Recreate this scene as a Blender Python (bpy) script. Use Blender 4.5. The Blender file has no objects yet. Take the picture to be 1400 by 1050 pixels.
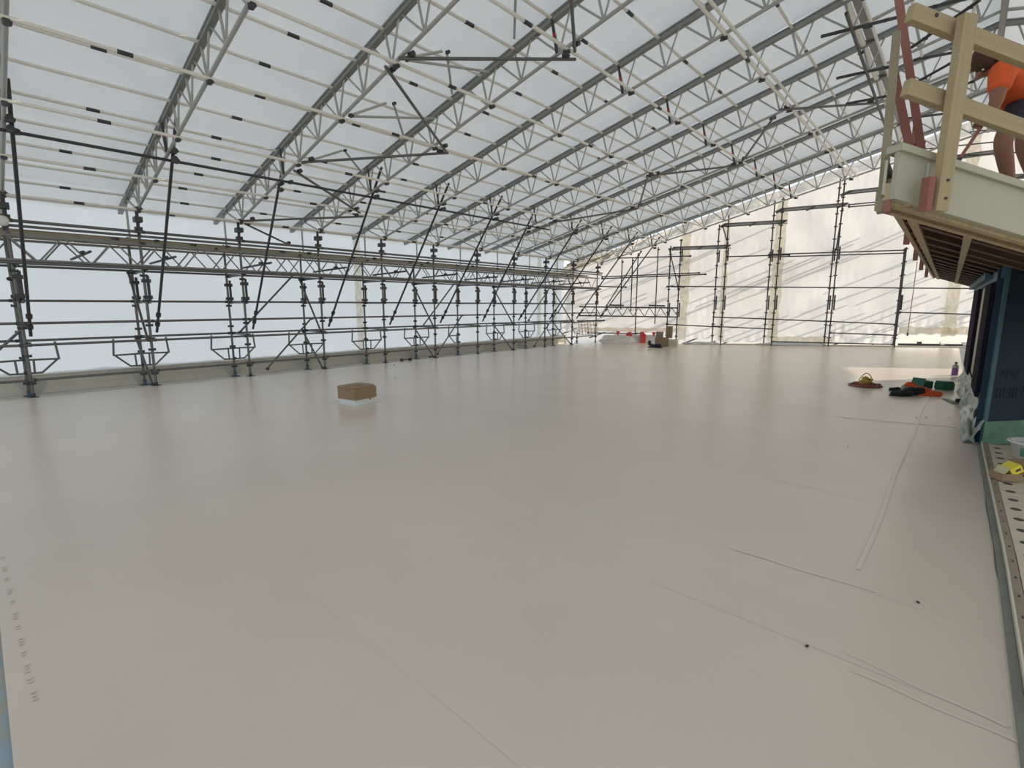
import bpy, bmesh, math, random
from mathutils import Vector, Matrix, noise
random.seed(7)
S = bpy.context.scene
COL = S.collection
# ---------------------------------------------------------------- camera, world, sun, exposure
cam = bpy.data.cameras.new('camera'); camo = bpy.data.objects.new('camera', cam); COL.objects.link(camo)
cam.sensor_width = 36; cam.lens = 36 * 670 / 1400; cam.clip_start = .05; cam.clip_end = 400
ya, pa = math.radians(42.42), math.radians(9.074)
camo.location = (0, 0, 1.65); camo.rotation_euler = (math.pi / 2 - pa, 0, ya)
S.camera = camo
W = bpy.data.worlds.new('world'); S.world = W; W.use_nodes = True
nt = W.node_tree; nt.nodes.clear()
sky = nt.nodes.new('ShaderNodeTexSky'); sky.sky_type = 'NISHITA'; sky.sun_disc = False
sky.sun_elevation = math.radians(23); sky.sun_rotation = math.radians(30); sky.dust_density = 2.0; sky.air_density = 1.0
bg = nt.nodes.new('ShaderNodeBackground'); bg.inputs[1].default_value = .34
wo = nt.nodes.new('ShaderNodeOutputWorld'); hz = nt.nodes.new('ShaderNodeMix'); hz.data_type = 'RGBA'; hz.inputs[0].default_value = .6; hz.inputs[7].default_value = (2.75, 2.78, 2.75, 1)
nt.links.new(sky.outputs[0], hz.inputs[6]); nt.links.new(hz.outputs[2], bg.inputs[0]); nt.links.new(bg.outputs[0], wo.inputs[0])
sun = bpy.data.lights.new('sun', 'SUN'); sun.energy = 4.2; sun.angle = math.radians(.5); sun.color = (1, .91, .78)
suno = bpy.data.objects.new('sun', sun); COL.objects.link(suno)
az, el = math.radians(30), math.radians(23); sd = Vector((math.sin(az) * math.cos(el), math.cos(az) * math.cos(el), math.sin(el)))
suno.rotation_euler = sd.to_track_quat('Z', 'Y').to_euler(); suno.location = (6, 30, 30)
S.view_settings.view_transform = 'Standard'; S.view_settings.look = 'None'; S.view_settings.gamma = 1
S.view_settings.use_curve_mapping = False; S.view_settings.exposure = 0.07
S.cycles.max_bounces = 10; S.cycles.diffuse_bounces = 5; S.cycles.transmission_bounces = 6

# ---------------------------------------------------------------- materials
def mat(name, col, rough=.6, metal=0, var=0, scale=8, bump=0, bscale=40, col2=None, stretch=None, transl=0, objvar=0, detail=4, spec=None):
    m = bpy.data.materials.new(name); m.use_nodes = True; t = m.node_tree; b = t.nodes['Principled BSDF']
    b.inputs['Roughness'].default_value = rough; b.inputs['Metallic'].default_value = metal
    if spec is not None: b.inputs['Specular IOR Level'].default_value = spec
    c = (*col, 1); b.inputs['Base Color'].default_value = c
    src = None
    if var or bump or objvar:
        tc = t.nodes.new('ShaderNodeTexCoord'); mp = t.nodes.new('ShaderNodeMapping'); t.links.new(tc.outputs['Object'], mp.inputs[0])
        if stretch: mp.inputs['Scale'].default_value = stretch
    if var:
        n = t.nodes.new('ShaderNodeTexNoise'); n.inputs['Scale'].default_value = scale; n.inputs['Detail'].default_value = detail
        t.links.new(mp.outputs[0], n.inputs['Vector'])
        r = t.nodes.new('ShaderNodeValToRGB'); r.color_ramp.elements[0].position = .35; r.color_ramp.elements[1].position = .65
        r.color_ramp.elements[0].color = (*(col2 or [x * (1 - var) for x in col]), 1); r.color_ramp.elements[1].color = c
        t.links.new(n.outputs[0], r.inputs[0]); src = r.outputs[0]
    if objvar:
        oi = t.nodes.new('ShaderNodeObjectInfo'); mr = t.nodes.new('ShaderNodeMapRange'); mr.inputs[3].default_value = 1 - objvar; mr.inputs[4].default_value = 1 + objvar
        t.links.new(oi.outputs['Random'], mr.inputs[0]); hs = t.nodes.new('ShaderNodeHueSaturation'); t.links.new(mr.outputs[0], hs.inputs['Value'])
        if src: t.links.new(src, hs.inputs['Color'])
        else: hs.inputs['Color'].default_value = c
        src = hs.outputs[0]
    if src: t.links.new(src, b.inputs['Base Color'])
    bn = None
    if bump:
        n2 = t.nodes.new('ShaderNodeTexNoise'); n2.inputs['Scale'].default_value = bscale; n2.inputs['Detail'].default_value = 5
        t.links.new(mp.outputs[0], n2.inputs['Vector']); bn = t.nodes.new('ShaderNodeBump'); bn.inputs['Strength'].default_value = bump; bn.inputs['Distance'].default_value = .02
        t.links.new(n2.outputs[0], bn.inputs['Height']); t.links.new(bn.outputs[0], b.inputs['Normal'])
    if transl:
        tr = t.nodes.new('ShaderNodeBsdfTranslucent'); mx = t.nodes.new('ShaderNodeMixShader'); mx.inputs[0].default_value = transl
        if src: t.links.new(src, tr.inputs[0])
        else: tr.inputs[0].default_value = c
        if bn: t.links.new(bn.outputs[0], tr.inputs[1])
        t.links.new(b.outputs[0], mx.inputs[1]); t.links.new(tr.outputs[0], mx.inputs[2]); t.links.new(mx.outputs[0], t.nodes['Material Output'].inputs[0])
    return m
M = {}
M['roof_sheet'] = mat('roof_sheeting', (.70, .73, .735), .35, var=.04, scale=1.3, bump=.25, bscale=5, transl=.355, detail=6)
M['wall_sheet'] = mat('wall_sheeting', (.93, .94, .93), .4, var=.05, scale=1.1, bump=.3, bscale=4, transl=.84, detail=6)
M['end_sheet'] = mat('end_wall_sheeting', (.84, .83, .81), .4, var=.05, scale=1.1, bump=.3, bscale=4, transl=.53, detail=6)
M['strip'] = mat('sky_slit_film', (.75, .85, .97), .3, transl=.5)  # bluish white imitates sky seen through the slit
M['crinkle'] = mat('crinkled_sheeting', (.84, .79, .69), .25, var=.3, scale=2.2, bump=1, bscale=7, transl=.5)
M['tape'] = mat('beige_joint_tape', (.95, .90, .78), .5, var=.2, scale=6, bump=1, bscale=9, transl=.78)
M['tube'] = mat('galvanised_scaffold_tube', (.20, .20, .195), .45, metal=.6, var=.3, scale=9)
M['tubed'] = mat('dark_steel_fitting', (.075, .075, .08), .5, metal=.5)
M['alu'] = mat('aluminium_truss', (.50, .50, .475), .42, metal=.35, var=.15, scale=5)
M['track'] = mat('grey_keder_track', (.30, .305, .29), .45, metal=.4, var=.1, scale=4)
M['purlin'] = mat('pale_aluminium_purlin', (.88, .86, .79), .45, var=.06, scale=6)
M['red'] = mat('red_band', (.5, .04, .03), .5)
M['plank'] = mat('weathered_scaffold_plank', (.42, .37, .26), .75, var=.4, scale=3, stretch=(1, .3, 1), bump=.2)
M['steelplank'] = mat('steel_scaffold_deck', (.15, .16, .15), .5, metal=.4, var=.2, scale=5)
M['membrane'] = mat('roofing_membrane', (.73, .64, .545), .27, var=.05, scale=.8, bump=.04, bscale=5, objvar=.012, detail=8)
M['substrate'] = mat('ply_substrate', (.33, .42, .48), .6, var=.45, scale=7, col2=(.42, .40, .31), detail=8)
M['concrete'] = mat('weathered_parapet_concrete', (.68, .65, .57), .8, var=.25, scale=3, bump=.4, bscale=15)
M['ground'] = mat('yard_asphalt', (.42, .42, .41), .8, var=.2, scale=.5)
M['pine'] = mat('treated_pine', (.50, .40, .235), .6, var=.22, scale=5, stretch=(9, 9, .8), bump=.1, detail=6)
M['oldpine'] = mat('greenish_treated_timber', (.36, .31, .20), .65, var=.2, scale=5, stretch=(9, 9, .8))
M['redpine'] = mat('red_primed_timber', (.33, .13, .10), .6, var=.15, scale=5, stretch=(6, 6, 1))
M['rafter'] = mat('dark_stained_rafter', (.13, .075, .05), .6, var=.3, scale=6)
M['fascia'] = mat('pale_green_grey_fascia', (.50, .48, .38), .45, metal=.05, var=.04, scale=3)
M['roofing'] = mat('metal_roofing', (.38, .39, .37), .4, metal=.3)
M['navy'] = mat('navy_building_wrap', (.022, .042, .068), .75, var=.15, scale=3, spec=.15)
M['navyink'] = mat('wrap_lettering', (.015, .030, .048), .7, spec=.15)
M['blue'] = mat('blue_flashing_tape', (.075, .16, .215), .6, var=.12, scale=5, spec=.2)
M['green'] = mat('green_flashing_membrane', (.085, .25, .165), .5, var=.3, scale=4, bump=.3, bscale=12)
M['cream'] = mat('cream_window_lining', (.45, .41, .31), .6)
M['glass'] = mat('dark_window_frame', (.02, .02, .035), .9, spec=.05)
M['upstand'] = mat('grey_green_upstand', (.27, .28, .24), .7, var=.2, scale=5)
M['drape'] = mat('crumpled_underlay', (.50, .55, .50), .5, var=.4, scale=5, bump=1, bscale=14)
M['trim'] = mat('pale_edge_trim', (.66, .63, .52), .5)
M['brown'] = mat('brown_edge_strip', (.32, .27, .21), .7, var=.15, scale=9)
M['board'] = mat('cream_perforated_board', (.66, .60, .47), .6, var=.08, scale=4)
M['hole'] = mat('dark_recess', (.07, .06, .05), .8)
M['ply'] = mat('raw_plywood', (.34, .25, .135), .65, var=.3, scale=6, stretch=(5, 5, 1), bump=.1)
M['white'] = mat('white_plastic', (.72, .74, .72), .4)
M['orange'] = mat('orange_hi_vis_cloth', (.85, .13, .03), .8, var=.15, scale=9, bump=.4, bscale=20)
M['black'] = mat('black_cloth', (.018, .018, .02), .8, bump=.5, bscale=20)
M['navycloth'] = mat('dark_work_shorts', (.03, .03, .045), .85)
M['skin'] = mat('tanned_skin', (.30, .14, .085), .55)
M['hair'] = mat('brown_hair', (.09, .05, .03), .8, bump=.6, bscale=60)
M['rope'] = mat('yellow_rope', (.52, .36, .05), .7, bump=.3, bscale=60)
M['rope2'] = mat('red_brown_rope', (.30, .10, .07), .7, bump=.3, bscale=60)
M['toolgreen'] = mat('dark_green_plastic', (.025, .14, .085), .45, var=.1)
M['label'] = mat('grey_label', (.35, .40, .36), .6)
M['purple'] = mat('purple_liquid', (.22, .12, .36), .3)
M['card'] = mat('brown_cardboard', (.36, .24, .14), .75, var=.1)
M['yellow'] = mat('yellow_card', (.86, .70, .06), .5)
M['yellowin'] = mat('pale_yellow_card', (.60, .56, .30), .6)
M['redplastic'] = mat('red_barrier_plastic', (.72, .06, .04), .5)
M['boot'] = mat('black_leather', (.02, .02, .02), .5)
M['bluesteel'] = mat('blue_painted_base', (.08, .13, .20), .5)
M['ink'] = mat('grey_stencil_ink', (.64, .56, .475), .3)
M['seam'] = mat('membrane_weld_seam', (.73, .64, .545), .3)
M['redink'] = mat('red_chalk', (.40, .12, .10), .7)

# ---------------------------------------------------------------- helpers
def V(*a): return Vector(a if len(a) > 1 else a[0])
def ob(name, me, parent=None, loc=None, mw=None):
    o = bpy.data.objects.new(name, me); COL.objects.link(o)
    if mw is None: mw = Matrix.Translation(loc if loc is not None else (0, 0, 0))
    if parent is not None:
        o.parent = parent; mw = PW(parent).inverted() @ mw
    o.matrix_basis = mw
    return o
def PW(o):
    m = o.matrix_basis.copy()
    return PW(o.parent) @ m if o.parent else m
def tag(o, label=None, cat=None, group=None, kind=None):
    if label: o['label'] = label
    if cat: o['category'] = cat
    if group: o['group'] = group
    if kind: o['kind'] = kind
    return o
def thing(name, label, cat, loc=(0, 0, 0), group=None):
    return tag(ob(name, None, loc=loc), label, cat, group)
_mc = {}
def tobj(bm, m, smooth=False):
    me = bpy.data.meshes.new('mesh'); bm.to_mesh(me); bm.free(); 
    for mm in (m if isinstance(m, (list, tuple)) else [m]): me.materials.append(mm)
    if smooth:
        me.polygons.foreach_set('use_smooth', [True] * len(me.polygons))
    return me
def cyl_mesh(m, n=8):
    k = ('c', m, n)
    if k not in _mc:
        bm = bmesh.new(); bmesh.ops.create_cone(bm, cap_ends=True, segments=n, radius1=1, radius2=1, depth=1)
        me = tobj(bm, M[m])
        for p in me.polygons: p.use_smooth = len(p.vertices) == 4
        _mc[k] = me
    return _mc[k]
def box_mesh(m):
    k = ('b', m)
    if k not in _mc:
        bm = bmesh.new(); bmesh.ops.create_cube(bm, size=1); _mc[k] = tobj(bm, M[m])
    return _mc[k]
def channel_mesh(m):                                     # box chord with side flanges
    k = ('ch', m)
    if k not in _mc:
        bm = bmesh.new()
        pts = [(-.5, -.5), (.5, -.5), (.5, -.2), (.32, -.12), (.32, .2), (.5, .3), (.5, .5), (-.5, .5), (-.5, .3), (-.32, .2), (-.32, -.12), (-.5, -.2)]
        a = [bm.verts.new((x, y, -.5)) for x, y in pts]; b = [bm.verts.new((x, y, .5)) for x, y in pts]
        for i in range(12): bm.faces.new((a[i], a[(i + 1) % 12], b[(i + 1) % 12], b[i]))
        bm.faces.new(a[::-1]); bm.faces.new(b); _mc[k] = tobj(bm, M[m])
    return _mc[k]
def frame(p, q, up=(0, 0, 1)):
    p = V(p); q = V(q); z = q - p; L = z.length; z.normalize(); up = V(up)
    if abs(z.dot(up)) > .98: up = V(0, 1, 0)
    x = up.cross(z).normalized(); y = z.cross(x)
    m = Matrix((x, y, z)).transposed().to_4x4(); m.translation = (p + q) / 2
    return m, L
def tube(name, p, q, r, m, parent=None, n=8):
    f, L = frame(p, q); return ob(name, cyl_mesh(m, n), parent, mw=f @ Matrix.Diagonal((r, r, L, 1)))
def bar(name, p, q, w, h, m, parent=None, up=(0, 0, 1), mesh=None):
    f, L = frame(p, q, up); return ob(name, (mesh or box_mesh)(m), parent, mw=f @ Matrix.Diagonal((w, h, L, 1)))
def box(name, c, s, m, parent=None, rz=0, bevel=0):
    mw = Matrix.Translation(c) @ Matrix.Rotation(rz, 4, 'Z') @ Matrix.Diagonal((*s, 1))
    if not bevel: return ob(name, box_mesh(m), parent, mw=mw)
    bm = bmesh.new(); bmesh.ops.create_cube(bm, size=1)
    for v in bm.verts: v.co = Vector((v.co.x * s[0], v.co.y * s[1], v.co.z * s[2]))
    bmesh.ops.bevel(bm, geom=bm.edges[:], offset=bevel, segments=2, affect='EDGES')
    return ob(name, tobj(bm, M[m]), parent, mw=Matrix.Translation(c) @ Matrix.Rotation(rz, 4, 'Z'))
def clamp_mesh():                                        # swivel coupler: two jaws, bolt, nut
    if 'clamp' not in _mc:
        bm = bmesh.new()
        bmesh.ops.create_cone(bm, cap_ends=True, segments=8, radius1=.041, radius2=.041, depth=.06)
        g = bmesh.ops.create_cone(bm, cap_ends=True, segments=8, radius1=.041, radius2=.041, depth=.06, matrix=Matrix.Translation((.055, 0, 0)) @ Matrix.Rotation(math.pi / 2, 4, 'Y'))
        bmesh.ops.create_cone(bm, cap_ends=True, segments=6, radius1=.011, radius2=.011, depth=.13, matrix=Matrix.Translation((0, .045, 0)) @ Matrix.Rotation(math.pi / 2, 4, 'Y'))
        _mc['clamp'] = tobj(bm, M['tubed'])
    return _mc['clamp']
def clamp(p, parent, s=1, rz=0, name='coupler'):
    return ob(name, clamp_mesh(), parent, mw=Matrix.Translation(p) @ Matrix.Rotation(rz, 4, 'Z') @ Matrix.Scale(s * .78, 4))
def ring_mesh():                                         # wedge cup welded on a standard
    if 'ring' not in _mc:
        bm = bmesh.new()
        bmesh.ops.create_cone(bm, cap_ends=True, segments=8, radius1=.05, radius2=.036, depth=.035)
        for a in range(4):
            bmesh.ops.create_cube(bm, size=1, matrix=Matrix.Rotation(a * math.pi / 2, 4, 'Z') @ Matrix.Translation((.05, 0, .005)) @ Matrix.Diagonal((.03, .02, .05, 1)))
        _mc['ring'] = tobj(bm, M['tubed'])
    return _mc['ring']
def grid(nu, nv, fn, m, smooth=True):
    bm = bmesh.new(); vs = [[bm.verts.new(fn(i / nu, j / nv)) for j in range(nv + 1)] for i in range(nu + 1)]
    for i in range(nu):
        for j in range(nv): bm.faces.new((vs[i][j], vs[i + 1][j], vs[i + 1][j + 1], vs[i][j + 1]))
    bmesh.ops.recalc_face_normals(bm, faces=bm.faces[:])
    return tobj(bm, M[m], smooth)
def prism(name, pts, z0, z1, m, parent=None):
    bm = bmesh.new(); a = [bm.verts.new((x, y, z0)) for x, y in pts]; b = [bm.verts.new((x, y, z1)) for x, y in pts]; n = len(pts)
    bm.faces.new(a); bm.faces.new(b)
    for i in range(n): bm.faces.new((a[i], a[(i + 1) % n], b[(i + 1) % n], b[i]))
    bmesh.ops.recalc_face_normals(bm, faces=bm.faces[:])
    return ob(name, tobj(bm, M[m]), parent)
def curve_tube(name, pts, r, m, parent=None, cyc=False, res=3):
    cu = bpy.data.curves.new('c', 'CURVE'); cu.dimensions = '3D'; cu.bevel_depth = r; cu.bevel_resolution = res; cu.resolution_u = 1
    sp = cu.splines.new('POLY'); sp.points.add(len(pts) - 1); sp.use_cyclic_u = cyc
    for i, p in enumerate(pts): sp.points[i].co = (*p, 1)
    o = bpy.data.objects.new('tmp', cu); COL.objects.link(o); dg = bpy.context.evaluated_depsgraph_get(); dg.update()
    me = bpy.data.meshes.new_from_object(o.evaluated_get(dg)); bpy.data.objects.remove(o)
    me.materials.clear(); me.materials.append(M[m]); me.polygons.foreach_set('use_smooth', [True] * len(me.polygons))
    return ob(name, me, parent)
def skin(name, verts, edges, m, parent=None, sub=2):
    me = bpy.data.meshes.new('s'); me.from_pydata([v[0] for v in verts], edges, []); o = bpy.data.objects.new('tmp', me); COL.objects.link(o)
    md = o.modifiers.new('s', 'SKIN'); md.use_smooth_shade = True
    for i, v in enumerate(verts):
        r = v[1]; me.skin_vertices[0].data[i].radius = r if isinstance(r, tuple) else (r, r)
    me.skin_vertices[0].data[0].use_root = True
    sb = o.modifiers.new('u', 'SUBSURF'); sb.levels = sub; sb.render_levels = sub
    dg = bpy.context.evaluated_depsgraph_get(); dg.update()
    m2 = bpy.data.meshes.new_from_object(o.evaluated_get(dg)); bpy.data.objects.remove(o)
    m2.materials.clear(); m2.materials.append(M[m]); m2.polygons.foreach_set('use_smooth', [True] * len(m2.polygons))
    return ob(name, m2, parent)
ORD = ['first', 'second', 'third', 'fourth', 'fifth', 'sixth', 'seventh', 'eighth', 'ninth', 'tenth', 'eleventh', 'twelfth', 'thirteenth', 'fourteenth', 'fifteenth', 'sixteenth', 'seventeenth', 'eighteenth', 'nineteenth', 'twentieth']

# ---------------------------------------------------------------- main dimensions
SL = .2315; RX = -.05
def zb(x): return 3.53 + SL * (min(x, 2 * RX - x) + 12.2)      # truss bottom chord height
def zt(x): return zb(x) + .52
YK = [.6 + 1.862 * k for k in range(11)]
ND = Vector((-.5394, .8420, 0)); DD = Vector((.8420, .5394, 0)); WD = 23.2      # end wall plane
def wallp(s, off=0, z=0): return ND * (WD + off) + DD * s + Vector((0, 0, z))
def s_of_x(x, off=0): return (x - ND.x * (WD + off)) / DD.x

# ---------------------------------------------------------------- setting
fl = prism('floor', [(-12.32, -.08), (.36, -.08), (.36, 8.0), (.2, 15.2), (.15, 26.9), (-12.32, 18.9)], -.25, -.006, 'substrate'); tag(fl, kind='structure')
# membrane rolls laid across the deck, each lapping the next
ys = [-.085, 1.15, 2.59, 3.34, 5.0, 7.0, 8.62, 10.6, 12.1, 13.45, 15.5, 17.5, 19.6, 21.7, 23.8, 27]
xe = lambda y: .31 + .04 * (math.sin(y * 3.1) * .25) - max(0, y - 8.1) * .018 + (.04 if y < 4 else 0)
def farx(y): return max(-12.3, (ND.y * y - 22.62) / -ND.x) if y > 18.6 else -12.3
far_y = lambda x: (22.62 - ND.x * x) / ND.y
for i in range(len(ys) - 1):
    y0, y1 = ys[i], ys[i + 1] + .06
    nx = 60
    def fn(u, v, y0=y0, y1=y1, i=i):
        y = y0 + (y1 - y0) * v
        x = -12.3 + (xe(y) + 12.3) * u
        yy = min(y, far_y(x))
        z = .0 + .0007 * (1 - v) + noise.noise(Vector((x * .5, yy * .7, 0))) * .003 + (noise.noise(Vector((x * 1.4, yy * 5, 3))) * .0018 if x > -5 else 0)
        return (x, yy, z)
    me = grid(nx, 4, fn, 'membrane'); ob('membrane_sheet', me, fl)
# lap ridge parallel to the deck edge
for k, (x, y0, y1) in enumerate([(-.34, 3.6, 13.4)]):
    ob('seam_strip', grid(30, 2, lambda u, v: (x + .03 * v + .01 * math.sin(u * 17), y0 + (y1 - y0) * u, (.0035 + .0012 * math.sin(v * 3.14))), 'seam'), fl)
# short creases close to the right edge
for (x0, y0, x1, y1) in [(-1.0, 3.33, -.2, 3.36), (-.25, 2.64, .3, 2.57), (-.2, 2.52, .33, 2.50), (-1.2, 8.6, .2, 8.95)]:
    ob('crease', grid(16, 2, lambda u, v: (x0 + (x1 - x0) * u, y0 + (y1 - y0) * u + .02 * v + .006 * math.sin(u * 9), .003 + .002 * math.sin(v * 3.14) * math.sin(u * 3.14)), 'seam'), fl)
# faint stencilled marks near the roll edge
random.seed(3)
for k in range(12):
    px, py = -4.55 + k * .205 * (1 - .02 * k), -.045 + k * .0035
    for j in range(3 if k % 2 else 2):
        box('stencil_mark', (px + j * .03, py + random.uniform(-.002, .002), .0052), (.016, .014 if j % 2 else .018, .0006), 'ink', fl)
# substrate strip left uncovered at the near edge
st = prism('floor_substrate', [(-13.0, -3.2), (2.5, -3.2), (2.5, -.08), (-13.0, -.08)], -.25, -.02, 'substrate'); tag(st, kind='structure')
for k in range(9): box('chalk_dash', (-2.65 - k * .0 + .0, -.2 - k * .07, -.0185), (.012, .045, .001), 'redink', st, rz=.2)
for k in range(6): box('screw_head', (-3.3 + k * .28, -.22 - .03 * (k % 2), -.017), (.012, .012, .005), 'tubed', st, rz=.5)
box('board_joint', (-3.2, -.9, -.0195), (.006, 1.6, .002), 'hole', st)
ib = prism('floor_inner', [(.36, -3), (6, -3), (6, 27), (.1, 27), (.34, 8)], -.25, -.035, 'board'); tag(ib, kind='structure')
gr = prism('ground', [(-70, -40), (70, -40), (70, 110), (-70, 110)], -7.2, -7, 'ground'); tag(gr, kind='structure')

# ---- roof sheeting, one panel per bay, both slopes
ce = ob('ceiling', None); tag(ce, kind='structure')
yb = [-6.8, -4.99, -3.12, -1.262] + YK + [19.36]
for i in range(len(yb) - 1):
    a, b = yb[i], yb[i + 1]
    for side in (0, 1):
        def fn(u, v, a=a, b=b, side=side, i=i):
            x = (-13.95 + u * 13.9) if side == 0 else (RX + u * 13.9)
            y = a + (b - a) * v
            e = min(v, 1 - v)
            z = zt(x) + .075 - .02 * math.sin(v * math.pi)
            z += noise.noise(Vector((x * .9, y * 1.1, i))) * .012
            z += noise.noise(Vector((x * 9 + y * 5, y * 2.5, i * 3.1))) * .045 * max(0, 1 - e * 3.2) * (1 if 0 < e else 0)
            return (x, y, z)
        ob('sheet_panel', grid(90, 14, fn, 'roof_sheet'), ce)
# ---- left side wall: shrink wrap above a concrete parapet
wl = ob('wall_left', None); tag(wl, kind='structure')
edges = [-6.8] + [YK[0] - .93 + 3.724 * k for k in range(-1, 5)] + [18.75]
edges = [-6.8, -3.1, .6, 4.32, 8.05, 11.77, 15.5, 18.75]
for i in range(len(edges) - 1):
    a, b = edges[i], edges[i + 1]
    def fn(u, v, a=a, b=b, i=i):
        y = a + (b - a) * u; z = .24 + v * 3.5
        if v == 0: z += .06 * noise.noise(Vector((y * 3, 1, 5)))
        x = -13.9 + .035 * noise.noise(Vector((y * 1.2, z * .9, 3))) + .02 * math.sin((u) * math.pi * 2) + .012 * noise.noise(Vector((y * 6, z * 4, 3)))
        return (x, y, z)
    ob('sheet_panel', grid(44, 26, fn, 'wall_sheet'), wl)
for y, w in [(8.15, .22), (16.9, .25), (18.1, .2)]:
    def fn(u, v): 
        z = .28 + 3.4 * u; return (-13.84, y + (v - .5) * w * (1 + .5 * noise.noise(Vector((z * 2, v * 9, y)))), z)
    ob('joint_tape', grid(30, 2, fn, 'tape'), wl)
pp = box('parapet', (-13.78, 6.0, -.25), (.14, 25.6, 1.06), 'concrete', wl)
for k, y in enumerate(YK):
    bm = bmesh.new(); q = [(-13.705, y - .2 * 1.2, .2), (-13.705, y + .34, .2), (-13.705, y + .2, -.1), (-13.705, y - .05, -.1)]
    f = bm.faces.new([bm.verts.new(p) for p in q]); g = bmesh.ops.extrude_face_region(bm, geom=[f]); bmesh.ops.translate(bm, verts=[v for v in g['geom'] if isinstance(v, bmesh.types.BMVert)], vec=(.006, 0, 0)); bmesh.ops.recalc_face_normals(bm, faces=bm.faces[:])
    ob('film_patch', tobj(bm, M['wall_sheet']), wl)
# ragged skirt of film over the parapet
def fn(u, v):
    y = -6 + 24.8 * u; return (-13.70, y, .285 + (.03 + .04 * noise.noise(Vector((y * 1.9, 0, 0))) + .02 * noise.noise(Vector((y * 9, 0, 0)))) * (v * 2 - 1))
ob('film_skirt', grid(260, 2, fn, 'wall_sheet'), wl)
ledge = box('wall_ledge', (-13.05, 6.3, -.19), (1.45, 26, .16), 'concrete'); tag(ledge, kind='structure')

# ---- end wall: panels hanging from the last truss, set at an angle
wb = ob('wall_back', None); tag(wb, kind='structure')
def wtop(s):
    p = wallp(s); k = p.y / 19.35
    x19 = p.x / k
    return 1.65 + (zb(x19) + .12 - 1.65) * k
cuts = [-2.9, .9, 4.4, 7.0, 9.55, 12.4, 14.9, 18.5, 26]
cuts = [s_of_x(x) for x in (-13.85, -9.4, -8.1, -6.2, -4.0, -2.0, .3, 4, 13)]
gapz = [.44, .2, .05, .05, .05, .44, .44, .3]
for i in range(len(cuts) - 1):
    a, b = cuts[i], cuts[i + 1]
    def fn(u, v, a=a, b=b, i=i):
        s = a + (b - a) * u; z0 = gapz[i] + .05 * noise.noise(Vector((s * 2.2, 4, 0))); z1 = wtop(s); z = z0 + (z1 - z0) * v
        o = .06 * noise.noise(Vector((s * .9, z * .6, 9))) + .015 * noise.noise(Vector((s * 6, z * 4, 3)))
        if v < .2: o += (.2 - v) * .8 * noise.noise(Vector((s * 5, z * 6, 1))) * (1 if i in (4, 5) else .3)
        return wallp(s, o, z)
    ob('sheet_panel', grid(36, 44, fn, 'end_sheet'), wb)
for x, w in [(-9.35, .38), (-7.95, .22), (-6.15, .42), (-.45, .45)]:
    def fn(u, v):
        s = s_of_x(x); z = .1 + (wtop(s) - .2) * u
        return wallp(s + (v - .5) * w * (1 + .45 * noise.noise(Vector((z * 1.6, v * 9, x)))), -.09, z)
    ob('joint_tape', grid(50, 2, fn, 'tape'), wb)
for xa, xb, z0, z1 in ((-2.0, .9, .5, .78), (-13.0, -9.5, .50, .66), (-6.1, -4.1, .03, .33)):
    def fn(u, v): 
        sa, sb_ = s_of_x(xa), s_of_x(xb); q = sa + (sb_ - sa) * u
        return wallp(q, -.12 + .05 * noise.noise(Vector((q * 4, v * 3, 1))), z0 + (z1 - z0) * v * (1 + .3 * noise.noise(Vector((q * 3, v * 2, 7)))))
    ob('joint_tape', grid(60, 5, fn, 'tape'), wb)
# crinkled apron between the last truss and the head of the end wall
def fn(u, v):
    x = -13.2 + 19.2 * u
    p = Vector((x, 19.46, zt(x) - .06 + .05 * noise.noise(Vector((x * .9, 0, 8))))); s = s_of_x(x * 1.18); q = wallp(s, 0, wtop(s) - .03)
    r = p.lerp(q, v); c = math.sin(v * math.pi)
    r.z += c * .22 * noise.noise(Vector((x * 2.6, v * 2, 2))) + .14 * c * noise.noise(Vector((x * 8, v * 4, 2)))
    return r
ob('crinkled_apron', grid(220, 12, fn, 'crinkle'), wb)
def fn(u, v):
    x = -13.2 + 19.2 * u; return Vector((x, 19.35 + .11 * v, (zt(x) + .07) * (1 - v) + v * (zt(x) - .06 + .05 * noise.noise(Vector((x * .9, 0, 8))))))
ob('sky_slit_filler', grid(220, 2, fn, 'strip'), wb)  # added strip: imitates the bright sky slit, keeps direct sun off the deck
# unseen tubes added outside the film to cast slanting shadows through it
random.seed(11)
for k in range(26):
    s0 = -3 + k * .86 + random.uniform(-.25, .25); z0 = -.6 + random.uniform(0, 1.2)
    L = random.uniform(5, 8); sl = random.uniform(.38, .47)
    for q in range(2):
        zz = z0 + q * random.uniform(2.0, 3.2)
        tube('shadow_caster_tube', wallp(s0, .55, zz), wallp(s0 + L * .8, .55, zz + L * .8 * sl), .032, 'tube', wb)

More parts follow.
